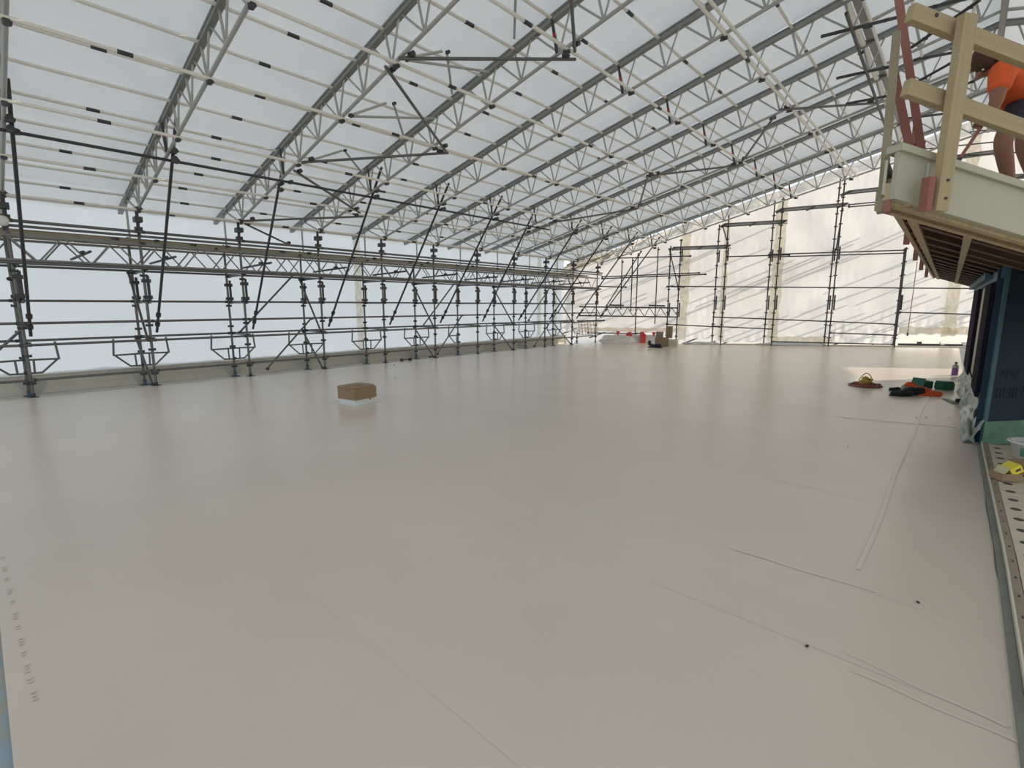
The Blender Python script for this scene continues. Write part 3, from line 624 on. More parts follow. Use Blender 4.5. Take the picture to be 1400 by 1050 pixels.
# left wall: sill, lintel, posts with gaps
LN = Vector((-1, -.0216, 0)).normalized()
face('corner_post', Bc, LW, 0, .33, -.02, 2.25, .02, LN, 'blue', t)
face('lintel', Bc, LW, 0, 7.6, 1.97, 2.2, .05, LN, 'blue', t); face('lintel_hood', Bc, LW, 1.5, 7.8, 2.02, 2.2, .13, LN, 'blue', t)
face('sill_wall', Bc, LW, .3, 7.4, -.02, .33, .01, LN, 'drape', t)
face('near_post', Bc, LW, 1.7, 3.1, .33, 2.0, .045, LN, 'glass', t); face('far_post', Bc, LW, 5.3, 7.6, .28, 2.0, .045, LN, 'glass', t)
face('lining', Bc + Vector((.02, 0, 0)), LW, .33, 7.5, .36, 2.0, .01, LN, 'cream', t)
face('inner_reveal', Bc, LW, 3.1, 3.5, .36, 2.0, .02, LN, 'cream', t)
face('back_wall', Bc + LW * 7.6, Vector((1, 0, 0)), 0, 5, -.02, 2.4, .08, Vector((0, -1, 0)), 'navy', t)
def text(body, size, mw, m, parent, name='lettering'):
    cu = bpy.data.curves.new('t', 'FONT'); cu.body = body; cu.size = size; cu.extrude = .001; cu.align_x = 'LEFT'
    o = bpy.data.objects.new('tmp', cu); COL.objects.link(o); dg = bpy.context.evaluated_depsgraph_get(); dg.update()
    me = bpy.data.meshes.new_from_object(o.evaluated_get(dg)); bpy.data.objects.remove(o); me.materials.clear(); me.materials.append(M[m])
    return ob(name, me, parent, mw=mw)
def facing(o, right, nrm):
    up = Vector((0, 0, 1)); m = Matrix((right, up, nrm)).transposed().to_4x4(); m.translation = o; return m
text('ANZ', .15, facing(Bc + HF * .11 + IN * .004 + Vector((0, 0, .80)), HF, IN), 'navyink', t); text('BUILD', .19, facing(Bc + HF * .09 + IN * .004 + Vector((0, 0, .55)), HF, IN), 'navyink', t)
for z in (.745, .50): face('printed_line', Bc, HF, .03, 2, z, z + .012, .003, IN, 'navyink', t)
# eave
t = thing('eave_roof', 'open timber eave with pale metal fascia jutting in from the upper right', 'roof', tuple(P0))
def fpt(s, z, off=0): return P0 + HX * s + Vector((0, 0, z)) + IN * off
def slab(name, s0, s1, z0, z1, o0, o1, m, par):
    bm = bmesh.new(); vs = []
    for o in (o0, o1):
        for s, z in ((s0, z0), (s1, z0), (s1, z1), (s0, z1)): vs.append(bm.verts.new(fpt(s, z, o)))
    for f in ((0, 1, 2, 3), (7, 6, 5, 4), (0, 4, 5, 1), (1, 5, 6, 2), (2, 6, 7, 3), (3, 7, 4, 0)): bm.faces.new([vs[i] for i in f])
    bmesh.ops.recalc_face_normals(bm, faces=bm.faces[:]); return ob(name, tobj(bm, M[m]), par)
slab('fascia', 0, 5.5, .0, .275, 0, .03, 'fascia', t); slab('fascia_cap', -.01, 5.5, .255, .295, -.05, .055, 'fascia', t); slab('fascia_lip', 0, 5.5, -.012, .004, -.05, .035, 'fascia', t)
bar('fascia_joint', fpt(.21, .01, .033), fpt(.21, .24, .033), .012, .006, 'fascia', t)
slab('front_rafter', .02, 5.4, -.035, .12, -.06, -.012, 'pine', t); slab('second_rafter', .10, 5.4, -.02, .10, -.20, -.155, 'pine', t)
for k in range(16):
    o = P0 + EX * (.5 + .72 * k)
    a = o + Vector((.01, 0, .08)); 
    bar('rafter', a, a + HX * 4.6, .045, .16, 'rafter', t)
bar('edge_board', P0 + EX * .0 + V(-.01, 0, .035), P0 + EX * 11.6 + V(-.01, 0, .035), .035, .10, 'pine', t); bar('edge_flashing', P0 + V(-.035, 0, .12), P0 + EX * 11.6 + V(-.035, 0, .12), .015, .20, 'fascia', t)
q = P0 + HX * .12; bar('soffit_batten', q + V(0, 0, -.01), q + EX * 11.2 + V(0, 0, -.01), .05, .03, 'pine', t)
q = P0 + HX * .62; bar('soffit_batten', q + EX * .3 + V(0, 0, -.01), q + EX * 11.0 + V(0, 0, -.01), .05, .03, 'pine', t)
def fn(u, v): return P0 + EX * (.1 + 11.4 * u) + HX * (.02 + 4.8 * v) + Vector((0, 0, .18))
ob('sarking', grid(2, 2, fn, 'rafter', False), t)
def fn(u, v): return P0 + EX * (-.02 + 11.6 * u) + HX * (0 + 5.2 * v) + Vector((0, 0, .25 + .012 * (int(v * 40) % 2)))
ob('metal_roofing', grid(2, 40, fn, 'roofing', False), t)
# timber guardrail
t = thing('timber_guardrail', 'rough sawn timber guardrail of two rails and a post above the fascia', 'guardrail', tuple(P0 + Vector((0, 0, .2))))
def F_(p): return V(p)
a, b = F_((-0.389, 3.796, 3.275)), F_((0.100, 4.422, 3.112)); d = (b - a).normalized(); bar('top_rail', a - d * .03, b + d * 1.6, .045, .088, 'pine', t)
a, b = F_((-0.377, 3.811, 2.890)), F_((0.150, 4.485, 2.716)); d = (b - a).normalized(); bar('mid_rail', a - d * .02, b + d * 1.6, .045, .088, 'pine', t)
a, b = V((-0.178, 3.952, 2.204)), V((-0.164, 3.970, 3.259))
bar('post', a, b, .088, .045, 'pine', t, up=tuple(IN)); 
o = -HF * .085 - IN * .01; bar('packer', a + o + V(0, 0, .0), a + o + V(0, 0, .19), .04, .05, 'redpine', t, up=tuple(IN))
for z in (.07, .17): 
    p = a + V(0, 0, z) + IN * .024 + HF * .01; tube('bolt_head', p, p + IN * .006, .008, 'tubed', t)
p = V((-0.313, 3.893, 3.271)) + IN * .024; tube('knot', p, p + IN * .002, .012, 'hole', t)
# far guard posts hanging on the left eave
def epost(name, lab, a, b, w, h, m, g='posts and studs fixed along the left eave'):
    t = thing(name, lab, 'post', a, g); bar('timber', a, b, w, h, m, t, up=(0, 1, 0)); 
    p = V(a) + (V(b) - V(a)) * .08; tube('bolt', p + V(-w * .6, 0, 0), p + V(w * .6, 0, 0), .01, 'tubed', t); return t
a, b = V((-0.451, 3.895, 2.221)), V((-0.496, 4.092, 3.322)); epost('guard_post', 'tall greenish timber post outside the left end of the fascia', a, b, .042, .045, 'oldpine')
a, b = V((-0.414, 3.858, 2.212)), V((-0.426, 3.885, 2.384)); epost('packing_block', 'short red primed block beside the foot of the greenish post', a, b, .034, .04, 'redpine')
epost('roof_stud', 'long red primed stud leaning up past the top frame edge', (-0.316, 4.380, 2.627), (-0.546, 4.329, 3.678), .045, .06, 'redpine')
epost('roof_stud', 'shorter red primed stud left of the long one, leaning on the greenish post', (-0.372, 4.265, 2.645), (-0.502, 4.146, 3.149), .045, .06, 'redpine')
epost('roof_stud', 'short red primed stud standing between the two leaning studs', (-0.401, 4.812, 2.759), (-0.405, 4.848, 2.945), .04, .06, 'redpine')
HP = [((-0.504, 6.409, 2.258), 'nearest'), ((-0.534, 8.164, 2.218), 'second'), ((-0.564, 9.918, 2.193), 'third'), ((-0.602, 12.131, 2.177), 'farthest')]
for p, w in HP: p = V(p); epost('guard_post', 'red brown guard post end hanging below the left eave, %s of four' % w, p, (p.x, p.y, p.z + .9), .045, .10, 'redpine')

# ---------------------------------------------------------------- worker
w = thing('person', 'worker in orange shirt and dark shorts bending forward on the eave roof', 'person', (.16, 5.25, 2.46))
R_ = {}
J = dict(pelvis=(0.196, 5.582, 3.166), belly=(0.138, 5.493, 3.252), chest=(0.069, 5.365, 3.332), neck=(0.007, 5.262, 3.366), head=(-0.062, 5.174, 3.382), crown=(-0.093, 5.131, 3.377),
  shl=(0.018, 5.087, 3.277), ell=(0.009, 5.007, 3.071), wrl=(-0.024, 4.988, 2.931), shr=(0.037, 5.583, 3.457), elr=(0.016, 5.552, 3.277), wrr=(-0.006, 5.261, 3.043),
  hipl=(0.162, 5.399, 3.093), knl=(0.068, 5.144, 2.817), anl=(0.151, 5.289, 2.509), toel=(0.059, 5.110, 2.448), hipr=(0.221, 5.744, 3.173), knr=(0.203, 5.663, 2.871), anr=(0.330, 5.788, 2.537), toer=(0.239, 5.608, 2.468))
for k_ in J: J[k_] = V(J[k_])
names = list(J); idx = {n: i for i, n in enumerate(names)}
rad = dict(pelvis=.125, belly=.12, chest=.135, neck=.055, head=.085, crown=.07, shl=.06, ell=.043, wrl=.028, shr=.06, elr=.043, wrr=.028, hipl=.085, knl=.058, anl=.036, toel=.03, hipr=.085, knr=.058, anr=.036, toer=.03)
# calf and thigh swell points
vs = [(J[n], rad[n]) for n in names]
def mid(a, b, f, r, bow=(0, 0, 0)): vs.append((J[a].lerp(J[b], f) + V(bow), r)); return len(vs) - 1
m1 = mid('knl', 'anl', .3, .055); m2 = mid('knr', 'anr', .3, .055); m3 = mid('hipl', 'knl', .4, .082); m4 = mid('hipr', 'knr', .4, .082)
E_ = [('pelvis', 'belly'), ('belly', 'chest'), ('chest', 'neck'), ('neck', 'head'), ('head', 'crown'), ('chest', 'shl'), ('shl', 'ell'), ('ell', 'wrl'), ('chest', 'shr'), ('shr', 'elr'), ('elr', 'wrr'), ('pelvis', 'hipl'), ('pelvis', 'hipr'), ('anl', 'toel'), ('anr', 'toer')]
ed = [(idx[a], idx[b]) for a, b in E_] + [(idx['knl'], m1), (m1, idx['anl']), (idx['knr'], m2), (m2, idx['anr']), (idx['hipl'], m3), (m3, idx['knl']), (idx['hipr'], m4), (m4, idx['knr'])]
skin('body', vs, ed, 'skin', w)
def sub(name, chain, m, cross=()):
    v = [(V(p), r) for p, r in chain]; e = list(cross) or [(i, i + 1) for i in range(len(v) - 1)]; return skin(name, v, e, m, w)
L = lambda a, b, f: J[a].lerp(J[b], f)
sub('shirt', [(J['belly'], .145), (J['pelvis'].lerp(J['belly'], .35), .15), (J['chest'], .155), (L('chest', 'neck', .65), .09), (J['shl'], .085), (L('shl', 'ell', .35), .075), (L('shl', 'ell', .8), .068), (J['shr'], .085), (L('shr', 'elr', .35), .075), (L('shr', 'elr', .8), .068)],
    'orange', [(0, 1), (0, 2), (2, 3), (2, 4), (4, 5), (5, 6), (2, 7), (7, 8), (8, 9)])
sub('shorts', [(J['pelvis'], .145), (J['hipl'], .105), (L('hipl', 'knl', .72), .088), (J['hipr'], .105), (L('hipr', 'knr', .72), .088), (L('pelvis', 'belly', .3), .14)], 'navycloth', [(0, 1), (1, 2), (0, 3), (3, 4), (0, 5)])
# head details
hd = J['head']; fwd = (J['crown'] - J['neck']).normalized(); dn = Vector((0, 0, -1)); face_d = (dn * .85 + fwd * .5).normalized(); side = fwd.cross(dn).normalized()
def ell_(name, c, r, m, fdir=None):
    bm = bmesh.new(); bmesh.ops.create_uvsphere(bm, u_segments=16, v_segments=10, radius=1)
    z = (fdir or face_d); x = side; y = z.cross(x).normalized(); rm = Matrix((x, y, z)).transposed().to_4x4(); rm.translation = c
    return ob(name, tobj(bm, M[m], True), w, mw=rm @ Matrix.Diagonal((*r, 1)))
hc = hd + fwd * .02
ell_('hair', hc - face_d * .03 + fwd * .015, (.088, .105, .092), 'hair')
ell_('nose', hc + face_d * .095 - fwd * .005, (.014, .022, .018), 'skin'); ell_('mouth', hc + face_d * .085 - fwd * .05, (.024, .006, .006), 'rope2')
for s in (-1, 1):
    ell_('eye', hc + face_d * .08 + side * .032 * s + fwd * .022, (.008, .007, .006), 'white'); ell_('ear', hc + side * .086 * s - face_d * .0, (.01, .022, .032), 'skin')
# hands closed round a pole
pole_a, pole_b = V((0.003, 5.137, 3.061)), V((-0.161, 4.869, 2.640))
def hand(wr, tgt):
    ax = (pole_b - pole_a).normalized(); d = (tgt - wr).normalized(); s = d.cross(ax).normalized()
    pc = wr + d * .045
    skin('palm', [(wr, .026), (pc, (.036, .018)), (pc + d * .03, (.036, .018))], [(0, 1), (1, 2)], 'skin', w, 1)
    for i, ln in enumerate((.9, 1.0, .95, .78)):
        o = pc + d * .03 + ax * (i - 1.5) * .02
        skin('finger', [(o - d * .01, .0095), (o + d * .028 * ln + s * .006, .009), (o + d * .042 * ln + s * .03, .0085), (o + d * .02 * ln + s * .048, .0075)], [(0, 1), (1, 2), (2, 3)], 'skin', w, 1)
    o = pc - ax * .03 - d * .012
    skin('thumb', [(o, .012), (o - ax * .012 + s * .025 + d * .012, .011), (o - ax * .004 + s * .046 + d * .03, .009)], [(0, 1), (1, 2)], 'skin', w, 1)
hand(J['wrl'], pole_a.lerp(pole_b, .3)); hand(J['wrr'], pole_a.lerp(pole_b, .12))
for s_ in ('l', 'r'):
    an, to = J['an' + s_], J['toe' + s_]; skin('boot', [(an + V(0, 0, .08), .058), (an, .056), (an.lerp(to, .5) - V(0, 0, .005), .05), (to, (.05, .035))], [(0, 1), (1, 2), (2, 3)], 'boot', w)
t = thing('wooden_pole', 'thin brown pole held down against the roof by the worker', 'pole', tuple(pole_b)); tube('shaft', pole_a, pole_b, .011, 'redpine', t); tube('ferrule', pole_b, pole_b + (pole_a - pole_b).normalized() * .06, .016, 'tubed', t)

# ---------------------------------------------------------------- deck objects
# plywood hatch box
c = V(-7.57, 4.335, 0); rz = math.radians(10)
t = thing('plywood_box', 'small plywood vent box with a round lid hole standing on white flashing', 'box', tuple(c))
def bxp(x, y, z): return c + Matrix.Rotation(rz, 3, 'Z') @ V(x, y, z)
box('flashing_upstand', bxp(0, 0, .05), (.40, .43, .105), 'white', t, rz, .006)
box('flashing_flange', bxp(0, 0, .006), (.52, .54, .008), 'white', t, rz)
for n_, x, y, sx, sy in (('side_board', .21, 0, .018, .46), ('side_board', -.21, 0, .018, .46), ('end_board', 0, .221, .40, .018), ('end_board', 0, -.221, .40, .018)): box(n_, bxp(x, y, .185), (sx, sy, .19), 'ply', t, rz)
bm = bmesh.new(); n = 20; outer = []
for i in range(n):
    a = 2 * math.pi * i / n; cx, sx = math.cos(a), math.sin(a); k = 1 / max(abs(cx), abs(sx)); outer.append((cx * k * .235, sx * k * .255))
top = [bm.verts.new((x - .02, y, .01)) for x, y in outer]; inn = [bm.verts.new((.05 * math.cos(2 * math.pi * i / n), .05 * math.sin(2 * math.pi * i / n), .01)) for i in range(n)]
for i in range(n): bm.faces.new((top[i], top[(i + 1) % n], inn[(i + 1) % n], inn[i]))
r_ = bmesh.ops.extrude_face_region(bm, geom=bm.faces[:]); bmesh.ops.translate(bm, verts=[v for v in r_['geom'] if isinstance(v, bmesh.types.BMVert)], vec=(0, 0, -.018)); bmesh.ops.recalc_face_normals(bm, faces=bm.faces[:])
ob('lid', tobj(bm, M['ply']), t, mw=Matrix.Translation(bxp(0, 0, .29)) @ Matrix.Rotation(rz, 4, 'Z'))
box('dark_inside', bxp(0, 0, .262), (.38, .42, .004), 'hole', t, rz); box('side_notch', bxp(.203, .1, .085), (.004, .025, .05), 'hole', t, rz)
# vent pipes
for lab, p, h in (('thin pale vent rod standing on the deck right of the plywood box', (-9.540, 6.437, 0.000), .3), ('thin pale vent rod standing on the far deck near the left corner', (-9.653, 13.405, 0.000), .32)):
    t = thing('vent_rod', lab, 'rod', p); tube('rod', p, V(p) + V(0, 0, h), .012, 'white', t); tube('collar', p, V(p) + V(0, 0, .02), .03, 'seam', t); tube('cap', V(p) + V(0, 0, h), V(p) + V(0, 0, h + .015), .016, 'tubed', t)
for k, (p, s) in enumerate((((-12.335, 8.578, 0.000), 1), ((-12.538, 9.814, 0.000), .7))):
    t = thing('loose_coupler', 'black scaffold coupler lying on the deck edge, ' + ('larger one behind the plywood box' if k == 0 else 'smaller one farther along'), 'fitting', p, 'loose couplers at the left deck edge')
    p = V(p) + V(0, 0, .04 * s); tube('bolt', p, p + V(.02, .3 * s, 0), .015, 'tubed', t); tube('jaw', p - V(0, .03, 0), p + V(0, .04, 0), .045 * s, 'tubed', t, n=10); tube('jaw', p + V(.02, .26 * s, 0), p + V(.02, .34 * s, 0), .045 * s, 'tubed', t, n=10)
# rope coil
def coil(name, c, r, n, rr, m, par, h=.018, seed=1):
    random.seed(seed); pts = []
    for i in range(n * 16):
        a = i / 16 * 2 * math.pi; R = r * (1 + .25 * math.sin(i * .37 + seed)) ; pts.append((c[0] + R * math.cos(a) * (1 + .2 * math.sin(i * .11)), c[1] + R * math.sin(a), c[2] + rr + h * (i / 16) * (.6 + .4 * math.sin(i * .9)) * .9))
    return curve_tube(name, pts, rr, m, par)
c = V((-1.358, 12.362, 0.000)); t = thing('rope_coil', 'yellow rope coil heaped on red brown rope on the open deck', 'rope', tuple(c))
coil('brown_loops', c, .19, 5, .013, 'rope2', t, .012, 2); coil('brown_loops', c + V(.05, 0, 0), .24, 3, .013, 'rope2', t, .01, 5)
for kk in range(9):
    rr, zz = .125 - .006 * kk - .0015 * kk * kk * .5, .045 + .017 * kk; ph = kk * 1.3
    curve_tube('yellow_loop', [(c.x + (.012 * math.cos(ph)) + rr * math.cos(a) * (1 + .06 * math.sin(2 * a + ph)), c.y + .02 + rr * math.sin(a), c.z + zz + .012 * math.sin(a * 2 + ph)) for a in [2 * math.pi * i / 20 for i in range(20)]], .0135, 'rope', t, True)
    if kk < 4: curve_tube('brown_loop', [(c.x + .03 * math.cos(ph) + (.20 - .012 * kk) * math.cos(a), c.y + (.17 - .01 * kk) * math.sin(a), c.z + .014 + .018 * kk + .008 * math.sin(a * 3 + ph)) for a in [2 * math.pi * i / 20 for i in range(20)]], .013, 'rope2', t, True)
pts = [(c.x - .12 + .24 * i / 16, c.y + .02, c.z + .12 + .15 * math.sin(math.pi * i / 16)) for i in range(17)]; curve_tube('carry_loop', pts, .009, 'rope', t)
# clothes
def blob(name, c, r, m, par, seed=0, amp=.35, rz=0, n=3):
    bm = bmesh.new(); bmesh.ops.create_icosphere(bm, subdivisions=n, radius=1)
    for v in bm.verts:
        d = 1 + amp * noise.noise(v.co * 1.6 + Vector((seed, seed * 2, 0))) + amp * .4 * noise.noise(v.co * 5 + Vector((seed, 0, 0))); v.co *= d
        if v.co.z < -.3: v.co.z = -.3
        v.co = Vector((v.co.x * r[0], v.co.y * r[1], (v.co.z + .3) * r[2]))
    return ob(name, tobj(bm, M[m], True), par, mw=Matrix.Translation(c) @ Matrix.Rotation(rz, 4, 'Z'))
rr_ = math.radians(42)
def gpos(p): return V(p)
t = thing('work_jacket', 'crumpled black and orange work jacket dropped beside the green boxes', 'jacket', (-0.574, 11.603, 0.000))
for p, r, m, s in (((-0.705, 11.484, 0.000), (.20, .11, .08), 'black', 1), ((-0.556, 11.826, 0.000), (.20, .16, .12), 'black', 4), ((-0.843, 12.111, 0.000), (.13, .05, .05), 'black', 7), ((-0.480, 12.002, 0.000), (.20, .15, .10), 'orange', 2), ((-0.641, 12.296, 0.000), (.13, .10, .13), 'orange', 3), ((-0.253, 11.897, 0.000), (.14, .08, .07), 'orange', 5), ((-0.364, 11.796, 0.000), (.16, .05, .03), 'orange', 8), ((-0.718, 12.112, -0.000), (.05, .04, .09), 'label', 6)):
    blob('cloth_fold', gpos(p), r, m, t, s, rz=rr_)
# toolboxes
def toolbox(p, s, lab, open_=False, rz=rr_):
    t = thing('toolbox', lab, 'box', p, 'dark green boxes on the deck'); c = V(p); Rm = Matrix.Rotation(rz, 3, 'Z'); q = lambda x, y, z: c + Rm @ V(x, y, z)
    if open_:
        for n_, o, ss in (('front_panel', (0, -s[1] / 2, s[2] / 2), (s[0], .012, s[2])), ('back_panel', (0, s[1] / 2, s[2] / 2), (s[0], .012, s[2])), ('side_panel', (-s[0] / 2, 0, s[2] / 2), (.012, s[1], s[2])), ('side_panel', (s[0] / 2, 0, s[2] / 2), (.012, s[1], s[2])), ('bottom', (0, 0, .006), (s[0], s[1], .012))): box(n_, q(*o), ss, 'toolgreen', t, rz)
        o = q(-s[0] / 2 - .07, -.02, s[2] * .72); ob('flap', box_mesh('toolgreen'), t, mw=Matrix.Translation(o) @ Matrix.Rotation(rz + .5, 4, 'Z') @ Matrix.Rotation(.5, 4, 'Y') @ Matrix.Diagonal((.012, .22, .22, 1))); 
    else:
        box('body', q(0, 0, s[2] * .42), (s[0], s[1], s[2] * .84), 'toolgreen', t, rz, .015); ld = box('lid', q(0, 0, s[2] * .9), (s[0] * .97, s[1] * .97, s[2] * .2), 'toolgreen', t, rz, .02); box('lid_label', q(.05, 0, s[2] * 1.003), (s[0] * .4, s[1] * .35, .003), 'label', ld, rz)
toolbox((-0.439, 12.953, 0.000), (.19, .15, .14), 'open dark green box with a raised flap, left of the closed one', True); toolbox((-0.140, 12.927, 0.000), (.24, .22, .17), 'closed dark green box with a grey label, beside the drape')
# strap and knife
p = [V(x) for x in ((-0.093, 11.578, 0.010), (-0.012, 11.341, 0.015), (0.066, 11.114, 0.020), (0.147, 11.121, 0.030), (0.220, 11.291, 0.040))]
t = thing('strap_offcut', 'grey membrane strip with a black roll lying by the drape', 'strip', tuple(p[0])); 
for a, b in zip(p[:-1], p[1:]): bar('strip', a, b, .09, .012, 'drape', t)
q = V((0.053, 11.157, 0.050)); tube('black_roll', q, q + V(.1, .03, .0), .04, 'black', t, n=12)
# bottle
c = V((-0.017, 15.792, 0.000)); t = thing('bottle', 'purple filled clear bottle with dark cap standing against the drape', 'bottle', tuple(c))
tube('liquid', c, c + V(0, 0, .17), .065, 'purple', t, n=16); tube('empty_part', c + V(0, 0, .17), c + V(0, 0, .25), .06, 'label', t, n=16); tube('neck', c + V(0, 0, .25), c + V(0, 0, .29), .025, 'label', t, n=12); tube('cap', c + V(0, 0, .29), c + V(0, 0, .32), .03, 'tubed', t, n=12)
# bits of debris
for k, p in enumerate(((-0.362, 9.349, 0.000), (-0.257, 9.445, 0.000), (-0.008, 9.673, 0.000), (-0.851, 6.822, 0.000), (-0.019, 3.399, 0.000), (-2.100, 3.209, 0.000), (-0.395, 2.570, 0.000))):
    t = tag(box('debris_chip', V(p) + V(0, 0, .008), (.035 if k < 3 else .013, .02, .008), 'white' if k < 3 or k == 5 else 'tubed', None, k, .003), ('white paper scrap', 'white paper scrap right of the first', 'blue grey scrap near the drape', 'dark chip on the mid deck', 'dark chip on the near right deck', 'white speck in the middle of the deck', 'dark speck on the near deck')[k] + ' lying on the membrane', 'scrap', 'scraps on the membrane')
# far boxes and shoe
c = V((-9.089, 19.006, 0.000)); t = thing('timber_offcuts', 'brown timber blocks heaped at the far deck edge', 'timber', tuple(c))
a = math.radians(15)
box('block', c + V(.0, .1, .18), (.50, .3, .36), 'ply', t, a); box('block', c + V(.38, .35, .14), (.34, .34, .28), 'board', t, a); box('block', c + V(-.12, .12, .46), (.26, .22, .26), 'brown', t, a); box('block', c + V(.22, .28, .58), (.24, .2, .48), 'ply', t, a)
c = V((-9.126, 18.244, 0.000)); t = thing('work_boot', 'black boot standing alone left of the timber blocks', 'boot', tuple(c)); box('sole', c + V(0, 0, .02), (.26, .11, .04), 'boot', t, .3, .01); box('upper', c + V(.03, 0, .09), (.2, .1, .12), 'boot', t, .3, .03); box('shaft', c + V(-.06, -.02, .18), (.12, .11, .2), 'boot', t, .3, .03)
c = V((-8.852, 18.260, 0.000)); tag(blob('dark_rag', c, (.2, .1, .12), 'black', None, 3), 'dark crumpled rag in front of the timber blocks', 'rag')
c = V((-11.253, 19.193, 0.048)); c.z = 0; tag(blob('crumpled_sheet', c, (.7, .3, .3), 'wall_sheet', None, 5, .5, rr_, 4), 'heap of white crumpled film in the far left corner', 'sheet')
# barriers and bunting
for k, (a, b, m, lab) in enumerate([((-11.355, 20.315, -0.001), (-11.231, 20.394, 0.000), 'redplastic', 'red barrier block seen under the end wall, left'), ((-10.845, 20.642, 0.006), (-10.707, 20.730, 0.008), 'redplastic', 'red and grey barrier block seen under the end wall, right')]):
    p = V(a).lerp(V(b), .5); t = thing('barrier_block', lab, 'barrier', (p.x, p.y, -.1)); box('body', (p.x, p.y, .14), (.26, .24, .5), m, t, rr_ - .2, .03)
    if k: box('grey_panel', (p.x - .02, p.y - .135, .12), (.22, .01, .2), 'label', t, rr_ - .2)
for k, (a, b, lab) in enumerate([((-11.589, 20.224, 0.009), (-10.868, 20.686, 0.019), 'white barrier panel between the red blocks'), ((-10.703, 20.792, 0.022), (-10.293, 21.055, 0.028), 'white barrier panel left of the timber blocks'), ((-12.074, 20.389, 0.011), (-11.591, 20.698, 0.018), 'grey barrier panel left of the red block')]):
    a, b = V(a), V(b); t = thing('site_barrier', lab, 'barrier', (a.x, a.y, -.1)); a.z = b.z = .13; bar('panel', a, b, .08, .36, 'white', t); bar('top_edge', a + V(0, 0, .19), b + V(0, 0, .19), .1, .03, 'white', t)
t = thing('bunting', 'string of small red pennants hung low in the far left corner', 'bunting', (-11.327, 18.492, 0.588)); tube('cord', (-11.327, 18.492, 0.588), (-9.221, 19.841, 0.516), .006, 'orange', t, n=6)
for p in ((-10.935, 18.743, 0.560), (-10.520, 19.009, 0.533), (-10.097, 19.280, 0.538), (-9.676, 19.549, 0.527)):
    p = V(p); bm = bmesh.new(); h = .0
    vv = [bm.verts.new(q) for q in (p - DD * .08, p + DD * .08, p + V(0, 0, -.2) , p - DD * .08 - ND * .008, p + DD * .08 - ND * .008, p + V(0, 0, -.2) - ND * .008)]
    for f in ((0, 1, 2), (5, 4, 3), (0, 3, 4, 1), (1, 4, 5, 2), (2, 5, 3, 0)): bm.faces.new([vv[i] for i in f])
    ob('pennant', tobj(bm, M['redplastic']), t)
# orange mesh bags hung at the corner
c = V((-12.062, 18.258, 0.251)); 
t = thing('safety_mesh', 'torn orange and white safety mesh hanging in the far left corner', 'mesh', tuple(c))
for i in range(7): tube('strand', c + DD * (i * .13 - .5) + V(0, 0, .75), c + DD * (i * .13 - .42) + V(0, 0, .1), .012, 'orange' if i % 2 else 'white', t, n=6)
for i in range(5): tube('strand', c - DD * .5 + V(0, 0, .15 + i * .14), c + DD * .38 + V(0, 0, .13 + i * .15), .01, 'orange' if i % 2 else 'white', t, n=6)
# pale edging timbers at the far deck edge
random.seed(5)
for i in range(14):
    s0 = s_of_x(-8.3 + i * .62, -.8); a = ND * 22.35 + DD * s0; b = a + DD * .66
    o = bar('edge_board', a + V(0, 0, .02), b + V(0, 0, .02), .30, .035, 'board'); tag(o, 'pale board laid along the far deck edge, %s from the left' % ORD[i], 'board', 'pale boards along the far deck edge')
# white torn film lying in the gaps
for k, (p, r, lab) in enumerate([((-5.280, 23.078, 0.164), (1.3, .12, .1), 'white crumpled film at the foot of the third and fourth posts'), ((-8.232, 21.187, 0.121), (.7, .1, .08), 'white crumpled film right of the timber blocks')]):
    c = V(p); c.z = 0; tag(blob('film_scrap', c, r, 'white', None, k + 2, .5, math.radians(32), 4), lab, 'film')
a, b = V((-1.944, 26.522, 0.049)), V((0.285, 27.950, 0.053)); t = thing('edge_rail', 'dark low rail across the open slot at the right of the end wall', 'rail', tuple(a)); a.z = b.z = .02; bar('rail', a, b, .06, .1, 'tubed', t); 
for k in range(3):
    p = a.lerp(b, (.3, .62, .93)[k]); box('bracket', p + V(0, 0, .06), (.14, .1, .14), 'white' if k else 'tubed', t, .5)

# ---------------------------------------------------------------- right edge: trim, strips, perforated boards
t = thing('edge_trim', 'long pale metal trim along the right side of the membrane', 'trim', (.375, 4, 0))
def strip(name, x0, x1, z0, z1, m, par, y0=-1.2, y1=8.02, bend=0):
    bm = bmesh.new(); n = 24; rows = []
    for i in range(n + 1):
        y = y0 + (y1 - y0) * i / n; k = -.05 * max(0, (y - 4.4)) / 3.6
        rows.append([bm.verts.new((x + k, y, z)) for x, z in ((x0, z0), (x1, z0), (x1, z1), (x0, z1))])
    for i in range(n):
        for j in range(4): bm.faces.new((rows[i][j], rows[i][(j + 1) % 4], rows[i + 1][(j + 1) % 4], rows[i + 1][j]))
    bm.faces.new(rows[0]); bm.faces.new(rows[-1][::-1]); bmesh.ops.recalc_face_normals(bm, faces=bm.faces[:])
    return ob(name, tobj(bm, M[m]), par)
strip('pale_edge', .362, .372, -.05, .045, 'trim', t); strip('grey_upstand', .325, .36, -.06, .012, 'upstand', t)
t2 = strip('brown_strip', .375, .417, -.03, .035, 'brown', None); tag(t2, 'long brown edge strip with small nail slots beside the pale trim', 'strip')
for k in range(26):
    y = 1.2 + k * .26; kx = -.05 * max(0, (y - 4.4)) / 3.6; box('nail_slot', (.397 + kx, y, .0358), (.012, .03, .0012), 'hole', t2)
t3 = thing('perforated_board', 'cream perforated boards laid beside the deck at the right edge', 'board', (.9, 3.5, 0))
for k, (y0, y1) in enumerate(((-1.2, 1.2), (1.21, 3.6), (3.61, 6.0), (6.01, 8.0))):
    strip('board', .422, 2.0, -.03, .03, 'board', t3, y0, y1)
